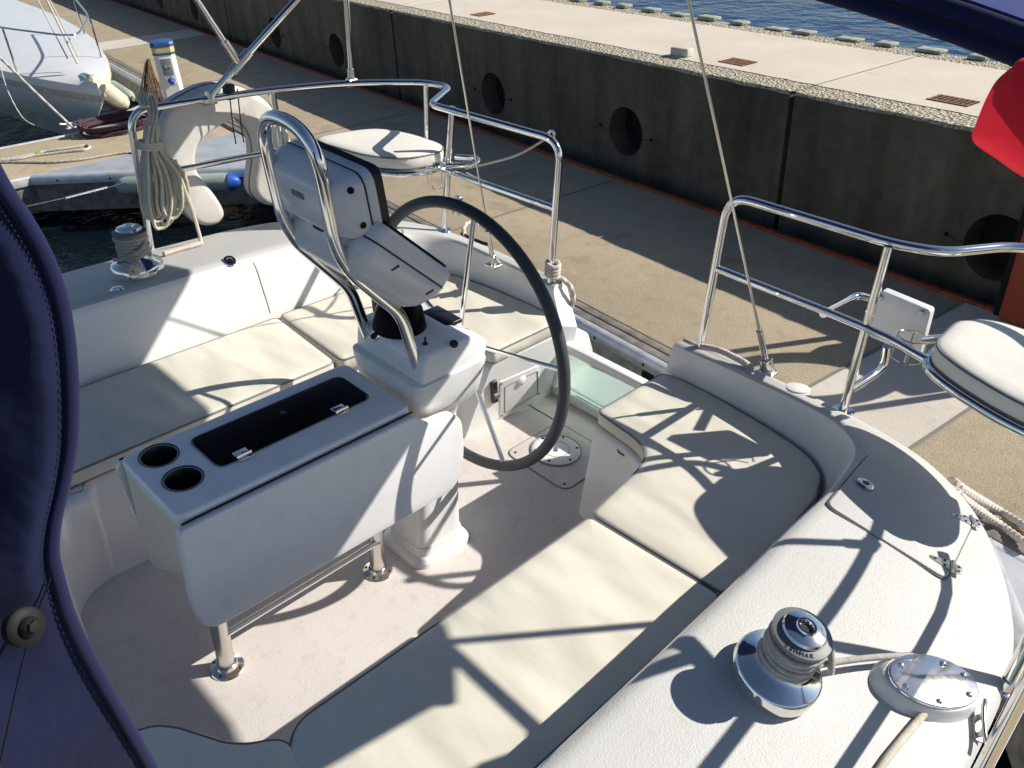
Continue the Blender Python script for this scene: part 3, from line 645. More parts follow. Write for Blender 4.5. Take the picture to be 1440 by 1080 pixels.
def pod(name, o, u, n, hu, hw, r, layers, m_, extra=0.0):
    o = V(o); u = V(u).normalized(); n = V(n).normalized(); w = V((0, 1, 0)); rings = []
    for d, k, su in layers:
        c = o + n * d + u * su
        rings.append(fillet([c - u * (hu * k) - w * (hw * k + extra * (1 - k)), c + u * (hu * k) - w * (hw * k), c + u * (hu * k) + w * (hw * k), c - u * (hu * k) + w * (hw * k)], r * max(k, .6), 6, True))
    return MB().loft(rings, True, False, True)
u1, n1 = (.745, 0, -.667), (.667, 0, .745)
lp = pod('x', (1.32, 0, 1.272), u1, n1, .168, .205, .05, [(0, .93, 0), (-.006, .985, 0), (-.014, 1, 0), (-.048, 1, 0), (-.05, .992, 0), (-.053, .992, 0), (-.055, 1, 0), (-.075, .985, 0), (-.10, .93, 0), (-.13, .84, .004), (-.15, .72, .006), (-.158, .6, .008)], 'pod')
LP = bvh(lp); ip = lp.build('instrument_pod', 'pod', ped, sharp=50)
MB().tube([p for p in fillet([V((1.32, 0, 1.272)) + V(n1).normalized() * -.0515 + V(u1).normalized() * (a * .167) + V((0, b_ * .2045, 0)) for a, b_ in ((-1, -1), (1, -1), (1, 1), (-1, 1))], .05, 6, True)], .0024, 6, True).build('seam', 'black', ip)
pod('x', (1.32, 0, 1.272), u1, n1, .15, .188, .04, [(-.002, 1, 0), (.006, 1, 0), (.008, .97, 0)], 'black').build('display', 'smoked', ip)
for q in ((497, 335), (556, 377), (604, 411), (487, 330)):
    p, n = hit(LP, *q)
    if p and q[0] != 487: MB().box((-.012, -.004, -.002), (.012, .004, .0012), .001, align(n, p) @ Matrix.Rotation(.5, 4, 'Z')).build('vent_slot', 'black', ip)
u2, n2 = (-.17, 0, .985), (.985, 0, .17)
hd = pod('x', (1.212, -.005, 1.42), u2, n2, .088, .172, .04, [(0, .95, 0), (-.004, 1, 0), (-.03, 1, 0), (-.032, .99, 0), (-.035, .99, 0), (-.037, 1, 0), (-.062, .98, 0), (-.085, .9, 0), (-.105, .78, 0), (-.118, .62, 0)], 'pod')
HD = bvh(hd); ih = hd.build('instrument_head', 'pod', ped, sharp=50)
pod('x', (1.214, -.005, 1.42), u2, n2, .085, .166, .03, [(-.002, 1, 0), (.022, 1, 0), (.025, .97, 0)], 'black').build('display', 'black', ih)
MB().tube(fillet([V((1.212, -.005, 1.42)) + V(n2).normalized() * -.0335 + V(u2).normalized() * (a * .0875) + V((0, b_ * .1715, 0)) for a, b_ in ((-1, -1), (1, -1), (1, 1), (-1, 1))], .04, 6, True), .0024, 6, True).build('seam', 'black', ih)
p, n = hit(HD, 419, 273)
if p: 
    mt = align(n, p); 
    bx = V((0, 1, 0)); bx = (bx - n * bx.dot(n)).normalized(); by = n.cross(bx)
    MB().slab(fillet([p + bx * .026 + by * .008 + n * .003, p - bx * .026 + by * .008 + n * .003, p - bx * .026 - by * .008 + n * .003, p + bx * .026 - by * .008 + n * .003], .003, 3, True), n, .004, .001).build('name_plate', 'piping', ih)
for q in ((493, 268), (511, 317)):
    p, n = hit(HD, *q)
    if p: MB().lathe([(.001, .001), (.004, .001), (.005, .003), (.008, .002), (.009, 0)], (0, 0, 0), 16, align(n, p)).build('screw', 'iron', ih)
MB().box((1.14, -.03, 1.28), (1.19, .03, 1.36), .01).build('mount', 'black', ped)
WC = V((1.65, 0, .788))
whl = MB().tube(circle(WC, .457, 96, (0, 1, 0), (0, 0, 1)), .0188, 16, True).build('steering_wheel', 'rubber', ped)
for k in range(5):
    a = math.radians(96.6 + 72 * k); dr_ = V((0, math.cos(a), math.sin(a)))
    MB().tube([WC + V((-.01, 0, 0)) + dr_ * .03, WC + dr_ * .445], .0082, 12).build('spoke', 'chrome', whl)
hb = MB().lathe([(.001, .03), (.03, .03), (.036, .022), (.045, .01), (.045, -.012), (.026, -.02), (.026, -.055)], (0, 0, 0), 32, align((1, 0, 0), WC)).build('hub', 'chrome', whl)
MB().slab(fillet([P(568, 572, y=.03), P(579, 570, y=.03), P(579, 582, y=.03), P(568, 582, y=.03)], .004, 3, True), (0, -1, 0), .02, .003).build('green_tag', 'green', ped)

# ---- seat cushions (they lie loose on the moulding)
def cushion(out, label, crown=.006, r=0.03, z=.435): 
    return soft_cushion('seat_cushion', out, r, z, .374, label, 'seat cushions in the cockpit', crown=crown)
aft_in = [(1.645, -.612), (1.781, -.594), (1.93, -.575), (1.995, -.553), (2.04, -.515), (2.064, -.45), (2.078, -.33), (2.09, -.262)]
aft_out = [(2.483, -.264), (2.503, -.34), (2.506, -.474), (2.478, -.726), (2.452, -.867), (2.42, -.95), (2.365, -1.012), (2.25, -1.055), (1.967, -1.082), (1.665, -1.085)]
cushion([(.572, -.618), (1.630, -.618), (1.652, -1.085), (.34, -1.085), (.43, -.80), (.50, -.69)], 'long cream seat cushion in front of the near winch, striped by rail shadows', r=[.04, .025, .03, .05, .05, .04])
rad = [.02, .3, .3, .1, .06, .08, .1, .03, .03, .1, .2, .2, .1, .08, .08, .15, .2, .02]
cushion(aft_in + aft_out, 'curved cream seat cushion in the stern corner, shaded by the motor board and corner seat', r=.025)
cushion([(x - (.045 if x < 1.7 else 0), -y + .025) for x, y in aft_in + aft_out], 'curved cream seat cushion in the far stern corner behind the helm pedestal', r=.025)
cushion([(.30, .632), (1.575, .645), (1.600, 1.102), (.30, 1.10)], 'long cream seat cushion along the far side, half in shade behind the table', r=.03)
bc = [P(*q, z=.435) for q in ((187, 1028), (218, 1019), (249, 1022), (284, 1033), (319, 1044), (350, 1045), (381, 1039), (401, 1040), (424, 1061), (448, 1083))]
bcp = [(p.x, p.y) for p in bc]
cushion([(.12, bcp[0][1] + .35), (.2, bcp[0][1] + .12)] + bcp + [(.44, -.78), (.26, -1.05), (-.5, -1.05), (-.5, .3), (.05, .3)], 'shaded cream cushion with a wavy dark edge, at the bottom beside the navy canvas', r=.02)

# ---- canvas: dodger panel (left edge) and bimini (top right)
def dodger():
    px_ = [(-60, 150), (-20, 215), (10, 268), (35, 305), (62, 352), (84, 408), (97, 470), (103, 545), (102, 620), (92, 680), (80, 730), (76, 775), (84, 815), (103, 875), (138, 945), (178, 1015), (222, 1092), (262, 1165), (320, 1270)]
    edge = [P(u, v, y=-1.30) for u, v in px_]
    edge = smooth(edge, 3)
    rows = []
    for d_ in (0, .004, .008, .012, .016, .02, .025, .03, .036, .043, .052, .065, .085, .12, .18, .3, .5, .8, 1.15):
        row = []; q_ = max(0.0, min(1.0, (d_ - .018) / .05)); q_ = q_ * q_ * (3 - 2 * q_)
        for i, p in enumerate(edge):
            up = max(0.0, min(1.0, (p.z - 1.68) / .15)); wob = 1 + .35 * math.sin(i * .5)
            q = p + V((-d_, -.0035 * math.exp(-((d_ - .017) / .008) ** 2) * up + .03 * q_ * up * wob + .06 * d_ + .004 * math.sin(i * .33 + 30 * d_) * min(1, d_ * 12), -.10 * d_))
            q.y += max(0, q.z - 1.95) * .3 * min(1, d_ / .1)
            row.append(q)
        rows.append(row)
    dz = bpy.data.objects.new('dodger', None); COL.objects.link(dz); place(dz, (-.4, -1.3, 1.2), boat)
    dz['label'] = 'navy blue canvas dodger panel with a sewn edge and black twist button'
    mb = MB().loft(rows, False); n0 = len(mb.v); 
    mb2 = MB().loft([[p + V((.0, .006, 0)) for p in r] for r in rows], False)
    mb.add(mb2.v, mb2.f); mb.build('canvas', 'navy', dz, sharp=80)
    h = MB(); ribs = []; n_e = []
    for a_, b_ in zip(edge[:-1], edge[1:]): n_e += [a_.lerp(b_, t / 4) for t in range(4)]
    for k_, p in enumerate(n_e):
        w_ = 1 + (.10 if k_ % 2 else -.05)
        ribs.append([p + V(q) for q in ((-.0055, .001, 0), (-.0055, -.0018 * w_, 0), (-.004, -.0032 * w_, 0), (-.0005, -.0036 * w_, 0), (.0028, -.0024 * w_, 0), (.004, .001, 0), (.002, .006, 0), (-.004, .008, 0))])
    h.loft(ribs, False)
    hb_ = h.build('hem', 'navyhem', dz, sharp=80)
    mb = MB()
    for i in range(0, len(edge) - 1):
        for t in (.15, .65):
            p = edge[i].lerp(edge[i + 1], t); q = edge[i].lerp(edge[i + 1], t + .2)
            f_ = lambda a: a + V((-.0085, -.0002 - .0011 * max(0.0, min(1.0, (a.z - 1.68) / .15)), -.0008))
            mb.tube([f_(p), f_(q)], .0003, 5)
    mb.build('stitching', 'thread', hb_)
    sm_ = [P(u, v, y=-1.302) for u, v in ((70, 812), (62, 832), (48, 870), (28, 940), (8, 1030), (-10, 1110))]
    MB().tube([p + V((0, -.0015, 0)) for p in sm_], .0007, 6, sm=4).build('seam', 'black', dz)
    c = P(34, 881, y=-1.318); n = V((.35, -.85, .4)).normalized(); mt = align(n, c) @ Matrix.Scale(.78, 4)
    b_ = MB().lathe([(.001, .012), (.006, .012), (.0085, .009), (.0085, .006), (.014, .0055), (.0165, .003), (.017, -.004)], (0, 0, 0), 28, mt); b_.lathe([(.001, .016), (.005, .0155), (.006, .011)], (0, 0, 0), 6, mt); b_.build('twist_button', 'iron', dz)
dodger()
def bimini():
    bz = bpy.data.objects.new('bimini', None); COL.objects.link(bz); place(bz, (2.0, 0, 1.75), boat)
    bz['label'] = 'navy blue canvas bimini top on steel poles'
    ys = [-1.72 + 3.44 * i / 40 for i in range(41)]
    def prof(y, t):                      # t 0 = forward edge .. 1 = aft edge
        a = abs(y) / 1.72
        zf = 2.068 - .035 * a ** 2 - .13 * a ** 4; za = 1.965 - .05 * a ** 2 - .165 * a ** 4
        xa = .53 + 1.073 * za - .17 * max(0, (abs(y) - 1.46) / .26) ** 2
        return V((1.55 + (xa - 1.55) * t, y, zf + (za - zf) * t + .015 * math.sin(PI * t)))
    up = [[prof(y, t) for y in ys] for t in [i / 14 for i in range(15)]]
    lo_ = [[p - V((0, 0, .008)) for p in r] for r in up[::-1]]
    lo_ = lo_
    mb = MB().loft(up + lo_, False, True); mb.build('canopy', 'navysunlit', bz, sharp=70)
    for t, nm in ((0, 'forward_bow'), (1, 'aft_bow')):
        pts = [prof(y, t) - V((0, 0, .022)) for y in ys]; MB().tube(pts, .019, 10).build('bow_sleeve', 'navyhem', bz)
    MB().tube([prof(y, 0) + V((-.012, 0, -.052)) for y in ys], .013, 10).build('valance_roll', 'navyhem', bz)
    for s in (1, -1):
        f = (lambda p: V(p)) if s > 0 else mirror
        MB().tube([f((1.76, 1.745, 1.185)), f((2.42, 1.56, 1.79))], .0145, 12).build('pole', 'chrome', bz)
        MB().tube([f((1.90, 1.705, 1.315)), f((1.56, 1.71, 1.92))], .0125, 12).build('pole', 'chrome', bz)
        q0, q1 = (V((2.425, 1.628, 1.18)), V((2.40, 1.60, 1.80))) if s > 0 else (V((2.45, -1.708, 1.18)), V((2.42, -1.62, 1.79)))
        MB().tube([q0, q1], .012, 12).build('pole', 'chrome', bz)
        jt = MB(); a, b_ = f((1.87, 1.715, 1.285)), f((1.95, 1.692, 1.36)); jt.tube([a, b_], .021, 12); c = f((1.90, 1.705, 1.315)); jt.tube([c, c + (f((1.56, 1.71, 1.92)) - c) * .16], .0175, 12); jt.build('joint', 'satin', bz)
        jt = MB(); jt.tube([f((1.76, 1.745, 1.165)), f((1.77, 1.742, 1.205))], .023, 12); jt.tube([f((1.73, 1.745, 1.175)), f((1.79, 1.745, 1.175))], .022, 12); jt.build('joint', 'satin', bz)
        jt = MB(); jt.tube([q0 + V((.02, 0, 0)), q0 - V((.02, 0, 0))], .022, 12); jt.tube([q0, q0.lerp(q1, .1)], .017, 12); jt.build('joint', 'satin', bz)
bimini()
def red_cover():
    o = [P(u, v, x=1.15) for u, v in ((1440, 82), (1425, 92), (1402, 112), (1386, 140), (1372, 175), (1367, 190), (1374, 204), (1402, 223), (1440, 249), (1500, 275), (1560, 240), (1570, 150), (1520, 85))]
    o = smooth(o, 4, True); c = sum(o, V()) / len(o)
    t = thing('red_cover', 'smooth red canvas cover hanging from the bimini at the right edge', 'cover', (c.x, c.y, c.z - .1))
    rings = []
    for d, k in ((.03, .985), (.010, 1), (-.003, .985), (-.009, .95), (-.012, .90), (-.0135, .85), (-.0165, .835), (-.024, .78), (-.032, .66), (-.038, .5), (-.042, .32), (-.044, .14)):
        rings.append([c + (p - c) * k + V((d, 0, 0)) + V((0, -.006 * max(0, .9 - k), -.006 * max(0, .9 - k))) for p in o])
    mb = MB().loft(rings, True); mb.add([c + V((-.0445, -.005, -.005))], []); n_ = len(o); k0 = (len(rings) - 1) * n_
    mb.f += [[k0 + i, k0 + (i + 1) % n_, len(mb.v) - 1] for i in range(n_)]; mb.build('shell', 'red', t, sharp=75)
red_cover()

# ---- lifebuoy, coil and other loose lines on board
hsx = [(226, 195), (227, 177), (240, 153), (267, 135), (300, 122), (333, 122), (360, 132), (387, 150), (404, 178), (414, 212), (411, 248), (402, 278), (386, 291), (368, 284), (358, 266), (362, 228), (360, 200), (350, 180), (333, 168), (310, 180), (289, 197), (279, 213), (279, 240), (293, 260), (311, 285), (318, 303), (308, 317), (284, 318), (264, 300), (253, 268), (243, 247), (231, 220)]
def horseshoe():
    o = smooth([P(u, v, y=1.81) for u, v in hsx], 3, True)
    c = sum(o, V()) / len(o)
    t = thing('lifebuoy', 'white vinyl horseshoe lifebuoy hung on the far stern rail', 'lifebuoy', (c.x, c.y, min(p.z for p in o)))
    MB().slab(o, (0, -1, 0), .10, .03, 5).build('cover', 'foam', t, sharp=60)
    MB().tube([p + V((0, .05, 0)) for p in o], .005, 6, True).build('piping', 'piping', t)
    st_ = MB(); a = P(322, 128, y=1.75)
    for dx in (-.01, .03): st_.tube([a + V((dx, -.02, .01)), a + V((dx, -.012, -.16)), a + V((dx + .02, .02, -.24))], .003, 6)
    st_.box((-.022, -.02, -.035), (.022, .02, .03), .006, Matrix.Translation(a))
    st_.build('strap', 'black', t)
horseshoe()
def coil():
    yb = 1.70
    t = thing('rope_coil', 'coiled cream rope hanging from the far rail beside the lifebuoy', 'rope', P(222, 322, y=yb), None)
    mb = MB()
    for k in range(10):
        ty = yb - .018 - .012 * (k % 4); tx = 203 + 1.6 * k; bx = 213 + 4.2 * k; by = 322 - 3.2 * abs(k - 3) - random.uniform(0, 14); w = 13 + 5 * random.random()
        pts = [(tx + 2, 176), (tx - 1, 205), (bx - w - 2, 250), (bx - w, 290), (bx - w * .5, by - 3), (bx, by), (bx + w * .6, by - 6), (bx + w, 285), (bx + w * .55, 245), (tx + 9, 208), (tx + 5, 176)]
        mb.tube([P(u, v, y=ty - .01 * math.sin(i)) for i, (u, v) in enumerate(pts)], .0075, 8, sm=4)
    mb.build('loops', 'rope', t)
    mb = MB(); 
    for z in (200, 203.5, 207): mb.tube([P(211 + 17 * math.cos(a), z + 3 * math.sin(a), y=yb - .03 - .035 * math.sin(a)) for a in [2 * PI * i / 18 for i in range(18)]], .0075, 8, True)
    for dx in (0, 5, 10): mb.tube([P(u + dx, v, y=yb + yo) for u, v, yo in ((199, 150, -.03), (196, 140, .02), (199, 132, .06), (206, 138, .06), (210, 160, -.02), (206, 180, -.05))], .0075, 8, sm=4)
    mb.build('hitch', 'rope', t)
    MB().tube([P(u, v, y=y) for u, v, y in ((246, 225, 1.67), (258, 262, 1.66), (270, 295, 1.65), (279, 325, 1.62), (284, 345, 1.58))], .0085, 8, sm=5).build('tail', 'rope', t)
coil()
def twist_line(name, pts, r, label, group=None, boat_=True, m='twist', sm=26, extra=None):
    o = MB().tube(pts, r, 10, sm=sm, twist=(.5, .13)) if not extra else extra
    return tag(o.build(name, m, None, boat=boat_), label, 'rope', group)
pb = V((2.548, -.38, .575))
twist_line('mooring_line', [P(985, 487, z=.59), P(1010, 492, z=.60), P(1034, 503, z=.595), P(1052, 514, z=.58), V((2.64, -.56, .5)), V((2.72, -.58, .3)), V((2.95, -.55, -.1))], .0125, 'twisted pale rope lying along the near stern coaming from the gate post')
kn = MB()
c = V((2.548, .40, .60))
for k in range(4): kn.tube([c + V((.027 * math.cos(a), .027 * math.sin(a), .016 * k + .006 * math.sin(a))) for a in [2 * PI * i / 20 for i in range(20)]], .0095, 8, True, twist=(.6, .12))
kn.tube([P(u, v, z=z) for u, v, z in ((775, 388, .6), (790, 392, .58), (803, 405, .54), (806, 425, .47), (797, 437, .42), (792, 425, .45))], .011, 8, sm=6, twist=(.5, .13))
tag(kn.build('mooring_line', 'twist', None), 'twisted pale rope knotted round the far gate post above the dock edge', 'rope')
sl = MB().tube([P(u, v, z=z) for u, v, z in ((702, 372, .57), (688, 356, .56), (668, 345, .54), (655, 335, .55), (652, 322, .58), (658, 314, .59), (672, 314, .57), (690, 330, .5))], .010, 8, sm=6, twist=(.5, .13))
tag(sl.build('mooring_line', 'twist', None), 'short rope looped round the cleat outside the far coaming', 'rope')
cl = MB(); cc = P(668, 345, z=.53); ax = (P(690, 350, z=.53) - P(648, 333, z=.53)).normalized(); mt = Matrix.Translation(cc) @ ax.to_track_quat('X', 'Z').to_matrix().to_4x4()
cl.tube([(-.09, 0, .035), (-.05, 0, .028), (.05, 0, .028), (.09, 0, .035)], .0085, 8, sm=4); cl.tube([(-.03, 0, -.02), (-.03, 0, .028)], .01, 8); cl.tube([(.03, 0, -.02), (.03, 0, .028)], .01, 8); cl.v = [mt @ p for p in cl.v]; cl.build('mooring_cleat', 'iron', boat)
# gate wires on the far rail
MB().tube([P(u, v, x=x) for u, v, x in ((655, 237, 2.6), (690, 229, 2.57), (722, 220, 2.555), (745, 209, 2.55), (766, 196, 2.55))], .005, 8, sm=5).build('lanyard', 'rope', boat)
MB().tube([P(656, 243, x=2.6), P(764, 291, x=2.55)], .0028, 6).build('gate_wire', 'satin', boat)
bk = MB().tube([P(771, 187, x=2.545), P(776, 184, x=2.545), P(779, 190, x=2.545), P(777, 199, x=2.545)], .006, 8, sm=4).build('snap_hook', 'satin', boat)
MB().box((-.012, -.018, -.045), (.012, .018, .045), .006, Matrix.Translation(P(643, 289, y=.95)) @ Matrix.Rotation(.2, 4, 'Y')).build('rod_holder', 'satin', boat)

# ------------------------------------------------------------------ the dock (world = dock frame: e, d, h)
def D(mb, name, m, parent=None, **k): return mb.build(name, m, parent, boat=False, **k)
def struct(mb, name, m, **k):
    o = D(mb, name, m, **k); o['kind'] = 'structure'; return o
def sheet(pts, z=None): return MB().add([V(p) if z is None else V((p[0], p[1], z)) for p in pts], [list(range(len(pts)))])
w = sheet([(-400, -600), (5.2, -600), (5.2, 700), (-400, 700)], -.46); struct(w, 'water', 'harbour_shaded', flat=True)
w = sheet([(5.2, -600), (900, -600), (900, 700), (5.2, 700)], -.5); struct(w, 'sea', 'water', flat=True)
dk = MB().box((3.2, -30, -.4), (4.97, 60, 0), .01); struct(dk, 'dock_deck', 'concrete')
gr = MB()
for d in (-6.1, -2.7, 5.36, 8.65, 12.1, 19.4): gr.add([(3.21, d - .008, .0035), (4.95, d - .008, .0035), (4.95, d + .008, .0035), (3.21, d + .008, .0035)], [[0, 1, 2, 3]])
for d in (2.2, 1.56): gr.add([(3.21, d - .01, .0075), (4.95, d - .01, .0075), (4.95, d + .01, .0075), (3.21, d + .01, .0075)], [[0, 1, 2, 3]])
struct(gr, 'dock_joints', 'groove', flat=True)
for a, b in ((1.57, 2.19), (15.75, 16.6)):
    struct(sheet([(3.21, a), (4.95, a), (4.95, b), (3.21, b)], .004), 'dock_strip', 'paleconc', flat=True)
struct(MB().box((4.955, -30, -.05), (5.0, 60, .022), .006), 'dock_kerb', 'orange')
# near edge: fascia, aluminium rubbing strip with bolts, two planks
de = thing('dock_edge', 'dock edge of grey planks and bolted aluminium strip behind the stern', 'dock edge', (3.1, 3, -.4), boat=False)
D(MB().box((3.06, -30, -.42), (3.2, 60, -.06), .02), 'fascia', 'lug', de)
for a, b, z in ((3.075, 3.135, -.004), (3.14, 3.197, 0)): D(MB().box((a, -30, -.055), (b, 60, z), .006), 'plank', 'timber', de)
al = MB(); al.loft([[V((x, d, z)) for x, z in ((3.07, -.005), (3.04, -.004), (3.018, -.02), (3.012, -.05), (3.016, -.085), (3.03, -.088), (3.03, -.03), (3.07, -.02))] for d in (-30, 7.6)], True, False, True)
al.loft([[V((x, d, z)) for x, z in ((3.07, -.005), (3.04, -.004), (3.018, -.02), (3.012, -.05), (3.016, -.085), (3.03, -.088), (3.03, -.03), (3.07, -.02))] for d in (11.6, 60)], True, False, True)
D(al, 'rubbing_strip', 'alu', de, sharp=50)
for i in range(14):
    D(MB().lathe([(.001, .004), (.008, .003), (.01, 0)], (0, 0, 0), 10, align((-1, 0, 0), (3.012, .9 + .42 * i, -.05))), 'bolt', 'iron', de)
for d in (2.3, 3.0, 3.75): D(MB().lathe([(.001, .0), (.05, 0), (.05, .006), (.001, .006)], (0, 0, 0), 20, align((-1, 0, 0), (3.058, d, -.15)) @ Matrix.Diagonal((1, 1, 1, 1))), 'weep_hole', 'hole', de)
# finger piers (one each side of the boat) with gusset plates
def finger(d0, d1, label, tris):
    f = thing('finger_pier', label, 'pier', (0, (d0 + d1) / 2, -.4), boat=False)
    D(MB().box((-9, d0 + .06, -.38), (3.01, d1 - .06, -.001), .01), 'slab', 'concrete', f)
    for d, s in ((d0, 1), (d1, -1)):
        e1 = min(p[0] for t in tris for p in t if abs(p[1] - d) < .3) if any(abs(p[1] - d) < .3 for t in tris for p in t) else 3.0
        D(MB().box((-9, min(d, d + s * .06), -.09), (e1, max(d, d + s * .06), .003), .012), 'edge_trim', 'alu', f)
        D(MB().box((-9, min(d + s * .02, d + s * .058), -.36), (e1 + .4, max(d + s * .02, d + s * .058), -.09), .01), 'fascia', 'timber', f)
    for tri in tris:
        o = [V((p[0], p[1], .006)) for p in tri]; D(MB().slab(o, (0, 0, 1), .012, .003), 'gusset_plate', 'plate', f)
        a, b = V((*tri[0], 0)), V((*tri[1], 0)); t = (b - a).normalized(); n = V((t.y, -t.x, 0)); c = V((*tri[2], 0))
        if (c - a).dot(n) > 0: n = -n
        g = MB(); g.loft([[q + n * x + V((0, 0, z)) for x, z in ((-.06, .008), (.0, .008), (.02, -.01), (.024, -.045), (.02, -.08), (-.02, -.085))] for q in (a - t * .0, b + t * .0)], True, False, True); D(g, 'edge_trim', 'alu', f, sharp=50)
        g = MB(); g.loft([[q + n * x + V((0, 0, z)) for x, z in ((-.05, -.06), (-.003, -.06), (-.003, -.36), (-.05, -.36))] for q in (a, b)], True, False, True); D(g, 'gusset_fascia', 'timber', f)
        for i in range(5):
            q = a.lerp(b, (i + .5) / 5) + n * .024 + V((0, 0, -.045)); D(MB().lathe([(.001, .004), (.01, .003), (.012, 0)], (0, 0, 0), 10, align(n, q)), 'bolt', 'iron', f)
    return f
finger(9.36, 10.75, 'concrete finger pier with grey gusset plates between the two boats', [((.95, 9.37), (3.03, 7.78), (3.03, 9.37)), ((1.72, 10.74), (2.62, 11.5), (3.03, 10.74))])
finger(-1.5, -.12, 'concrete finger pier with a grey gusset plate at the right edge below the near hull', [((1.75, -.13), (3.02, 1.05), (3.02, -.13))])
def cleat_at(p, ang, name='dock_cleat', lab='', s=1.0, m_='alu'):
    t = Matrix.Translation(V(p)) @ Matrix.Rotation(ang, 4, 'Z') @ Matrix.Scale(s, 4); c = MB()
    c.tube([(-.13, 0, .07), (-.07, 0, .055), (.07, 0, .055), (.13, 0, .07)], .014, 10, sm=5); c.tube([(-.05, 0, 0), (-.04, 0, .055)], .018, 10); c.tube([(.05, 0, 0), (.04, 0, .055)], .018, 10); c.box((-.08, -.035, 0), (.08, .035, .012), .004)
    c.v = [t @ q for q in c.v]; o = D(c, name, m_); return tag(o, lab, 'cleat')
p = Q(103, 181, 0); cleat_at((p.x, p.y, .012), .2, lab='metal cleat with white rope on the finger pier edge, by the other boat')
def dline(pts, r, label, m='twist', sm=16, name='mooring_line', group=None, mb=None):
    o = mb or MB().tube([V(q) for q in pts], r, 8, sm=sm, twist=(.5, .13)); return tag(D(o, name, m), label, 'rope', group)
F_ = lambda u, v, h=.012: Q(u, v, h)
dline([F_(-30, 226), F_(0, 225), F_(25, 221), F_(48, 217), F_(62, 213), F_(85, 210), F_(110, 206), F_(122, 204), F_(126, 207), F_(118, 211), F_(95, 213), F_(70, 216), F_(48, 219), F_(20, 224), F_(-30, 229)], .013, 'twisted white rope with a spliced eye lying on the finger pier')
dline([F_(-30, 229), F_(0, 228), F_(40, 228), F_(75, 228), F_(110, 225), F_(140, 220), F_(165, 216), F_(195, 213), F_(240, 207)], .011, 'thin twisted white rope with a dark whipping stretched along the finger pier')
tag(D(MB().tube([F_(50, 216, .015), F_(57, 214.5, .015)], .019, 10), 'rope_tag', 'green'), 'small green tag on the white rope eye', 'tag')
dc = MB(); c0 = Q(162, 180, .02)
for k in range(8): 
    r = .26 + .05 * random.random(); dc.tube([c0 + V((.35 * r / .26 * .9 * math.cos(a) + .03 * random.random(), r * 1.05 * math.sin(a) + .03 * random.random(), .012 * k + .01 * math.sin(3 * a))) for a in [2 * PI * i / 26 for i in range(26)]], .012, 7, True)
tag(D(dc, 'rope_coil', 'darkrope'), 'dark rope coiled flat on the finger pier', 'rope')
# power pedestal with a cord net
def power():
    pt = Q(226, 57, e=2.8); b = V((2.8, pt.y, 0)); ps = pt.z / .79; t = thing('power_pedestal', 'white dockside power pedestal with a blue cap and yellow band', 'power pedestal', b, boat=False)
    ang = math.radians(-147); R_ = Matrix.Translation(b) @ Matrix.Rotation(math.radians(74), 4, 'Z') @ Matrix.Diagonal((.95, .95, ps, 1))
    def oct(hx, hy, c, z): return [R_ @ V((x, y, z)) for x, y in ((-hx + c, -hy), (hx - c, -hy), (hx, -hy + c), (hx, hy - c), (hx - c, hy), (-hx + c, hy), (-hx, hy - c), (-hx, -hy + c))]
    hx, hy, c = .125, .125, .045
    D(MB().loft([oct(hx * k, hy * k, c, z) for k, z in ((1.05, 0), (1.05, .03), (1, .04), (.97, .66))], True, False, True), 'column', 'white', t, sharp=20)
    D(MB().loft([oct(hx * k, hy * k, c, z) for k, z in ((1.0, .661), (1.03, .665), (1.03, .678), (1.0, .68))], True, False, True), 'lower_ring', 'cap', t, sharp=20)
    D(MB().loft([oct(hx * k, hy * k, c, z) for k, z in ((1.0, .681), (1.02, .685), (1.02, .738), (1, .74))], True, False, True), 'light_band', 'yellow', t, sharp=20)
    D(MB().loft([oct(hx * k, hy * k, c, z) for k, z in ((1.04, .741), (1.06, .746), (1.06, .765), (1.0, .785), (.75, .795))], True, False, True), 'cap', 'cap', t, sharp=20)
    fr = MB().box((-.128, -.07, .36), (-.115, .07, .64), .004, R_); fp = D(fr, 'meter_panel', 'white', t)
    D(MB().box((-.134, -.058, .46), (-.1285, .058, .625), .002, R_), 'meter_window', 'screen', fp)
    for y in (-.03, .01): D(MB().box((-.14, y - .012, .53), (-.1345, y + .022, .56), .002, R_), 'breaker', 'lug', fp)
    so = D(MB().lathe([(.001, .05), (.022, .05), (.03, .04), (.032, .01), (.038, .006), (.038, 0)], (0, 0, 0), 24, align(R_.to_3x3() @ V((-1, 0, -.25)), R_ @ V((-.124, -.01, .40)))), 'socket', 'blue', fp)
power()
def net():
    t = MB(); top = Q(206, 82, d=10.15); 
    for k in range(26):
        u0 = 207 + random.uniform(-3, 3); u1 = 214 + random.uniform(-20, 20); um = (u0 + u1) / 2 + random.uniform(-5, 5)
        dd = 10.12 + random.uniform(-.05, .05)
        t.tube([Q(u0, 82 + random.uniform(0, 8), d=dd), Q(um, 118, d=dd + random.uniform(-.03, .03)), Q(u1, 150 + random.uniform(-4, 8), d=dd)], .006, 5, sm=5)
    for k in range(12):
        v = 96 + k * 4.6; s = (v - 82) / 66; t.tube([Q(208 - 14 * s + random.uniform(-2, 2), v, d=10.1), Q(210, v + 5, d=10.08), Q(210 + 20 * s, v + random.uniform(-4, 4), d=10.1)], .005, 5, sm=4)
    tag(D(t, 'cord_bundle', 'net'), 'brown tangled cord bundle hanging beside the white power pedestal', 'cord')
net()
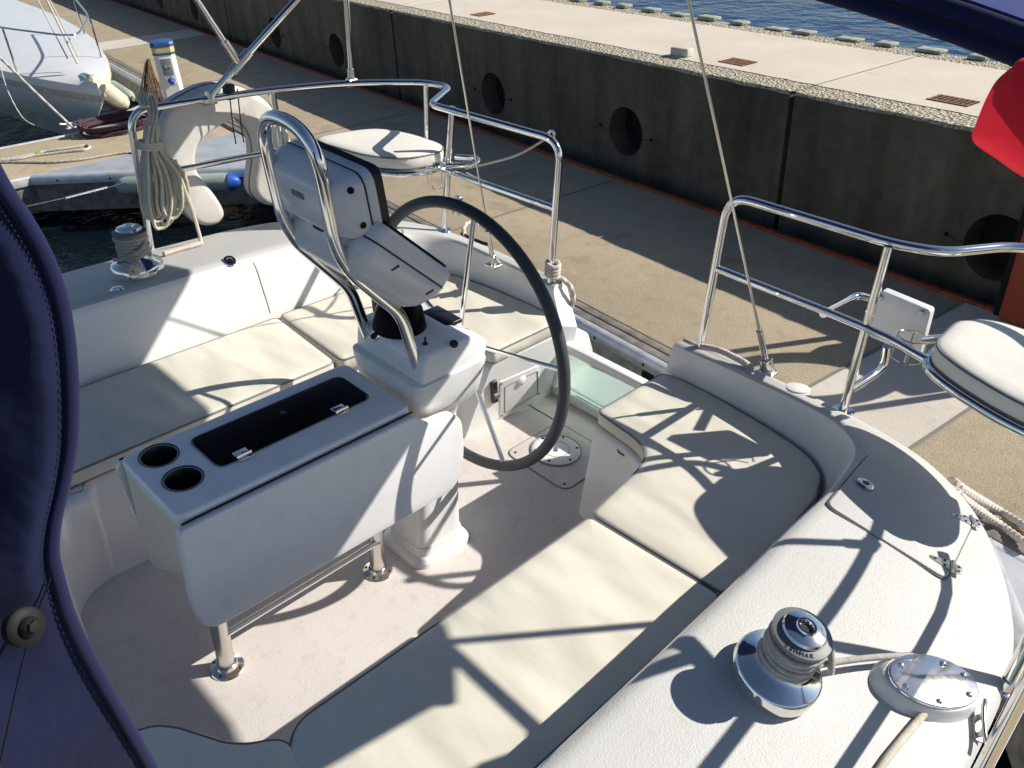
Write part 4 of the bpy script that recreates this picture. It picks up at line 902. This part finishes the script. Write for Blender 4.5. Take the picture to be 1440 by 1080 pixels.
# orange life-saving stand at the far kerb
def stand():
    t = thing('rescue_stand', 'orange box on a dark post at the right edge of the dock', 'rescue stand', (4.93, 1.7, 0), boat=False)
    D(MB().tube([(4.95, 1.985, 0), (4.95, 1.985, 1.3)], .028, 14), 'post', 'iron', t)
    D(MB().tube([(4.95, 1.2, 0), (4.95, 1.2, 1.3)], .028, 14), 'post', 'iron', t)
    D(MB().box((4.80, 1.3, .04), (4.93, 1.93, .78), .03), 'box', 'orangebox', t)
    D(MB().tube(circle((4.9, 1.6, 1.03), .27, 32, (0, 1, 0), (0, 0, 1)), .055, 14, True), 'ring', 'orangebox', t)
    D(MB().box((4.94, 1.2, 1.24), (4.96, 1.98, 1.3), .008), 'cross_bar', 'iron', t)
stand()
# quay wall in blocks with round openings
HT = .93; EW = 5.26
qw = thing('quay_wall', 'dark stained concrete quay wall with round openings and a sunlit top', 'quay wall', (6.1, 4, -2), boat=False)
holes = {0: [], 1: [(-.1, .27), (2.22, .26)], 2: [(5.58, .31), (7.62, .3)], 3: [(11.3, .27), (13.4, .26)], 4: [(17.1, .27), (19.2, .27)], 5: [], 6: [], 7: []}
edges = [-7.7, -1.9, 3.87, 9.65, 15.4, 21.2, 27, 33, 50]
for i in range(8):
    a, b = edges[i] + .022, edges[i + 1] - .022
    mb = MB(); k = 14
    rng = random.Random(i)
    pr = [(EW, -2.2), (EW, -1), (EW + .0, HT - .05), (EW + .012, HT - .012), (EW + .05, HT), (7.05, HT), (7.05, -2.2)]
    mb.loft([[V((x, d, z)) for x, z in pr] for d in (a, b)], True, False, True)
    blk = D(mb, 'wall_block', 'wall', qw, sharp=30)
    if holes[i]: boolcut(blk, [MB().lathe([(.215, 0), (.215, .7)], (0, 0, 0), 40, align((1, 0, 0), (EW - .15, d, h))) for d, h in holes[i]]); blk.data.shade_smooth(); blk.data.set_sharp_from_angle(angle=math.radians(30))
    # paving on top: smooth slab between two exposed aggregate borders, ragged edges
    def strip(e0, e1, rag0, rag1, z, name, m_):
        a2, b2 = a - .017, b + .017; n = int((b - a) / .09) + 2; top = []; bot = []
        for j in range(n):
            d = a2 + (b2 - a2) * j / (n - 1); top.append(V((e1 + rng.uniform(-rag1, rag1), d, z))); bot.append(V((e0 + rng.uniform(-rag0, rag0), d, z)))
        D(MB().loft([bot, top], False), name, m_, qw, flat=True)
    strip(EW + .012, EW + .27, .014, .0, HT + .004, 'aggregate_border', 'aggregate'); strip(6.78, 7.04, .0, .015, HT + .004, 'aggregate_border', 'aggregate')
    strip(EW + .262, 6.79, .008, .01, HT + .008, 'top_paving', 'quaytop')
    D(MB().loft([[V((EW - .004 + rng.uniform(-.004, .006), a + (b - a) * j / 60, HT - .014 + rng.uniform(-.007, .004))) for j in range(61)], [V((EW + .014, a + (b - a) * j / 60, HT + .006)) for j in range(61)]], False), 'broken_arris', 'aggregate', qw, flat=True)
D(MB().box((EW + .2, -7.6, -2), (EW + .25, 49, HT - .02)), 'joint_filler', 'hole', qw)
for (d, h) in holes[1] + holes[2] + holes[3]:
    c = MB(); c.tube([(EW - .02, d + .33, h - .0), (EW - .03, d, h - .05), (EW - .02, d - .33, h + .0)], .0022, 6, sm=5)
    for s in (-1, 1): c.tube(circle((EW - .008, d + .33 * s, h), .009, 10, (0, 1, 0), (0, 0, 1)), .006, 6, True)
    tag(D(c, 'safety_wire', 'iron'), {2.22: 'thin wire across the large dark opening at the right edge', 5.58: 'thin wire across the round opening in the middle of the wall', 7.62: 'thin wire across the round opening behind the thin far stay', -.1: 'thin wire across an opening of the quay wall, out at the right', 11.3: 'thin wire across the round opening left of the far steel pole', 13.4: 'thin wire across the leftmost round opening of the wall'}[d], 'wire', 'wires across the wall openings')
def grate(e, d, le, ld, m_, label):
    c = MB(); z = HT + .012
    c.box((e - le / 2, d - ld / 2, z), (e - le / 2 + .018, d + ld / 2, z + .003)); c.box((e + le / 2 - .018, d - ld / 2, z), (e + le / 2, d + ld / 2, z + .003))
    for i in range(8):
        y = d - ld / 2 + ld * (i + .5) / 8; c.box((e - le / 2 + .018, y - .005, z), (e + le / 2 - .018, y + .005, z + .003))
    t = thing('drain_grate', label, 'grate', (e, d, HT), 'drain grates in the quay top', boat=False); D(c, 'bars', m_, t)
    D(sheet([(e - le / 2, d - ld / 2), (e + le / 2, d - ld / 2), (e + le / 2, d + ld / 2), (e - le / 2, d + ld / 2)], HT + .0115), 'pit_shade', 'hole', t, flat=True)  # flat black sheet on the paving, paints the shade between the bars
grate(5.73, 4.78, .18, .26, 'rust', 'rusty drain grate right of the pale block'); grate(5.755, 2.96, .16, .29, 'rust', 'dark drain grate nearest the red cover'); grate(5.76, 8.45, .22, .2, 'rust', 'rust stained drain grate furthest away, at the top of the photo')
tag(D(MB().box((5.57, 5.2, HT + .009), (5.66, 5.38, HT + .075), .01, Matrix.Translation((5.6, 5.29, 0)) @ Matrix.Rotation(.12, 4, 'Z') @ Matrix.Translation((-5.6, -5.29, 0))), 'concrete_block', 'paleconc'), 'small pale block lying on the quay edge', 'block')
for i in range(24):
    rng = random.Random(i + 50); d = 2.55 + .405 * i + rng.uniform(-.05, .05)
    lg = MB().box((6.97, d, HT + .005), (7.09, d + rng.uniform(.14, .23), HT + .034 + rng.uniform(-.012, .008)), .008)
    tag(D(lg, 'edge_block', 'lug'), 'mossy concrete stub in the row along the far edge of the quay', 'block', 'concrete stubs along the sea edge')
# neighbouring boat at the upper left
def neighbour():
    tip = Q(141, 133, .33); bx = V((-.08, 1, 0)).normalized(); by = V((-bx.y, bx.x, 0))
    t = thing('moored_boat', 'white sailboat hull moored beyond the finger pier in the upper left corner', 'sailboat', (tip.x + bx.x * 3, tip.y + bx.y * 3, -.5), boat=False)
    def sec(s): # s metres from the bow
        hw = 1.15 * (1 - math.exp(-s / 2.0)); sh = .40 + .24 * (1 - math.exp(-s / 3.0)); return hw, sh
    S = [0.0, .08, .2, .4, .7, 1.1, 1.7, 2.4, 3.3, 4.5, 6, 8, 10]
    def row(s, fn): 
        hw, sh = sec(s); c = tip + bx * s; c.z = 0
        return [c + by * (y * hw) + V((0, 0, z if abs(z) < 5 else sh)) + bx * q for y, z, q in fn(sh, s)]
    hull = [row(s, lambda sh, s_: [(-.12, -1.0, 2.6), (-.4, -.45, 1.5), (-.72, -.12, .6), (-.92, .12, .2), (-1, sh - .13, 0), (-.97, sh, .02)]) for s in S]
    D(MB().loft(hull, False), 'hull', 'hullw', t, sharp=60)
    hull = [row(s, lambda sh, s_: [(.12, -1.0, 2.6), (.4, -.45, 1.5), (.72, -.12, .6), (.92, .12, .2), (1, sh - .13, 0), (.97, sh, .02)]) for s in S]
    D(MB().loft(hull, False), 'hull', 'hullw', t, sharp=60)
    rr = [row(s, lambda sh, s_: [(-1, sh - .16, 0), (-1.04, sh - .15, 0), (-1.04, sh - .1, 0), (-.98, sh - .09, 0)]) for s in S]
    D(MB().loft(rr, False), 'rub_rail', 'teak', t)
    rr = [row(s, lambda sh, s_: [(1, sh - .16, 0), (1.04, sh - .15, 0), (1.04, sh - .1, 0), (.98, sh - .09, 0)]) for s in S]
    D(MB().loft(rr, False), 'rub_rail', 'teak', t)
    dk_ = [row(s, lambda sh, s_: [(y, sh + .002 + .05 * (1 - y * y), 0) for y in (-.99, -.6, -.2, .2, .6, .99)]) for s in S]
    D(MB().loft(dk_, False), 'deck', 'gelcoat', t)
    st = tip + bx * .55; st.z = .6
    for u0, v0 in ((12, -20), (20, -20), (27, -20)):
        pass
    top = st + bx * 4.2 + V((0, 0, 6.0))
    fs = MB().tube([st, top], .012, 8); D(fs, 'forestay', 'rope', t)
    for k in (-.06, .06): D(MB().tube([st + by * k + bx * .1 + V((0, 0, .05)), top + by * k * 1.5 + bx * .8], .008, 6), 'halyard', 'rope', t)
    hw, sh = sec(1.2)
    for s_, sd in ((1.3, -.9), (1.3, .9), (2.9, -.93), (2.9, .93)):
        hw, sh = sec(s_); b_ = tip + bx * s_ + by * (hw * sd); b_.z = sh; D(MB().tube([b_, b_ + V((0, 0, .5))], .012, 8), 'stanchion', 'chrome', t)
    pr_ = []
    for s_, sd in ((2.9, -.93), (1.3, -.9), (.25, 0), (1.3, .9), (2.9, .93)):
        hw, sh = sec(s_); b_ = tip + bx * s_ + by * (hw * sd); b_.z = sh + .5; pr_.append(b_)
    D(MB().tube(fillet(pr_, .3, 6), .012, 8), 'bow_rail', 'chrome', t)
    b_ = tip + bx * .35; b_.z = sec(.35)[1] + .02; D(MB().box((-.12, -.035, 0), (.12, .035, .06), .01, Matrix.Translation(b_) @ bx.to_track_quat('X', 'Z').to_matrix().to_4x4()), 'bow_roller', 'satin', t)
    return tip, bx, by
TIP, BX, BY = neighbour()
h0 = Q(0, 82, .5, d=None); c0 = Q(103, 180, .06)
dline([Q(-20, 66, d=TIP.y + .9), Q(2, 83, d=TIP.y + .5), Q(45, 125, d=TIP.y + .1), c0], .014, 'twisted rope running down from the other boat to the pier cleat')
dline([Q(-4, 70, d=TIP.y + .7), Q(8, 120, d=TIP.y + .35), Q(30, 163, d=TIP.y - .1), Q(50, 177, .0), Q(56, 178, .0)], .006, 'thin slack line hanging across the white hull of the other boat', m='rope')
for (u0, v0), (u1, v1), lab in (((60, 60), (100, 66), 'white line from the other bow to the upper cleat on the dock edge'), ((75, 82), (122, 77), 'white line from the other bow to the lower cleat on the dock edge')):
    b_ = Q(u1, v1, .06); a_ = TIP + BX * (.9 if v0 < 70 else .55) + V((0, 0, .08)); dline([a_, a_.lerp(b_, .5) - V((0, 0, .06)), b_], .011, lab, m='rope')
p = Q(101, 66, 0); cleat_at((p.x + .08, p.y, .0), 1.5, lab='dark cleat on the dock edge, the upper of two by the other boat', m_='iron')
p = Q(126, 78, 0); cleat_at((p.x + .08, p.y, .0), 1.5, lab='dark cleat on the dock edge, the lower of two by the other boat', m_='iron')
def fender(a, b, r, m_, label, caps=None):
    a = V(a); b = V(b); d = (b - a).normalized(); L_ = (b - a).length; t = thing('fender', label, 'fender', (a + b) / 2 - V((0, 0, r)), 'fenders', boat=False)
    pr = [(.001, 0), (.25 * r, .0), (.35 * r, .02), (.8 * r, .05), (r, .12), (r, L_ - .12), (.8 * r, L_ - .05), (.35 * r, L_ - .02), (.25 * r, L_), (.001, L_)]
    D(MB().lathe(pr, (0, 0, 0), 28, align(d, a)), 'body', m_, t)
    if caps: D(MB().lathe([(.001, .05), (.3 * r, .048), (.55 * r, .03), (.98 * r, -.035), (1.02 * r, -.045)], (0, 0, 0), 28, align(d, b - d * .03)), 'end_cap', caps, t)
    else: D(MB().tube(circle(b + d * .03, .03, 14, tuple(d), (0, 0, 1)), .01, 6, True), 'eye', m_, t)
fender(Q(128, 112, d=10.95), Q(176, 147, .03), .10, 'fender', 'cream cylindrical fender at the bow of the other boat')
fender(Q(155, 118, .12), Q(186, 138, .06), .07, 'greenfender', 'grey fender lying at the dock corner behind the cream fender')
n_ = V((3.03 - .95, 7.78 - 9.37, 0)).normalized(); off = V((-.1, -.08, -.09))
fender(V((.95, 9.37, 0)).lerp(V((3.03, 7.78, 0)), .34) + off, V((.95, 9.37, 0)).lerp(V((3.03, 7.78, 0)), .80) + off, .085, 'greenfender', 'pale green fender with a blue end under the gusset plate behind the lifebuoy', 'blue')
# stern wire to the pier at far left, ropes at the right edge
sw_ = MB().tube([Q(-20, 303, d=8.4), Q(90, 279, d=8.5), Q(160, 262, d=8.6), Q(196, 250, d=8.62), Q(230, 238, -.02)], .006, 6)
sw_.tube([Q(92, 279, d=8.5), Q(150, 264, d=8.58)], .018, 8); tag(D(sw_, 'mooring_wire', 'satin'), 'steel wire with a turnbuckle over the dark water at the left', 'wire')
rp = MB()
for k in (0, 1): rp.tube([BT @ P(1338, 676 + 10 * k, z=.5), BT @ P(1356, 690 + 14 * k, z=.45), Q(1395, 712 + 18 * k, .05), Q(1450, 745 + 24 * k, .03)], .017, 9, sm=45, twist=(.42, .13))
tag(D(rp, 'mooring_line', 'twist'), 'pair of thick twisted ropes between the near hull and the dock at the right edge', 'rope')

# ------------------------------------------------------------------ place the boat, camera and light
for o in TOP: o.matrix_world = BT @ Matrix.Translation(LOC[o])
cam = bpy.data.cameras.new('camera'); co = bpy.data.objects.new('camera', cam); COL.objects.link(co)
cam.sensor_fit = 'HORIZONTAL'; cam.sensor_width = 36; cam.lens = F / 1440 * 36; cam.clip_start = .02; cam.clip_end = 3000
Rm = Matrix((AX, AY, AZ))                      # rows: boat axes in camera coordinates (x right, y down, z forward)
Rb = Matrix([[Rm[i][0], -Rm[i][1], -Rm[i][2]] for i in range(3)])
co.matrix_world = BT @ (Matrix.Translation(CAM) @ Rb.to_4x4())
SC.camera = co
S = (BT.to_3x3() @ V((.6609, -.4292, .6157))).normalized()
el = math.asin(S.z)
sl = bpy.data.lights.new('sun', 'SUN'); sl.energy = 5.0; sl.angle = math.radians(.53); sl.color = (1, .95, .87)
so = bpy.data.objects.new('sun', sl); COL.objects.link(so); so.rotation_euler = S.to_track_quat('Z', 'Y').to_euler(); so.location = (20, -10, 15)
W_ = bpy.data.worlds.new('World'); SC.world = W_; W_.use_nodes = True
nt = W_.node_tree; bg = nt.nodes['Background']; sk = nt.nodes.new('ShaderNodeTexSky'); sk.sky_type = 'NISHITA'; sk.sun_disc = False
sk.sun_elevation = el; sk.sun_rotation = math.atan2(S.x, S.y); sk.air_density = .8; sk.dust_density = .3; sk.ozone_density = 1.5
nt.links.new(sk.outputs['Color'], bg.inputs['Color']); bg.inputs['Strength'].default_value = .075
SC.view_settings.view_transform = 'Standard'; SC.view_settings.look = 'None'; SC.view_settings.exposure = 0.38; SC.view_settings.gamma = 1
SC.cycles.max_bounces = 8
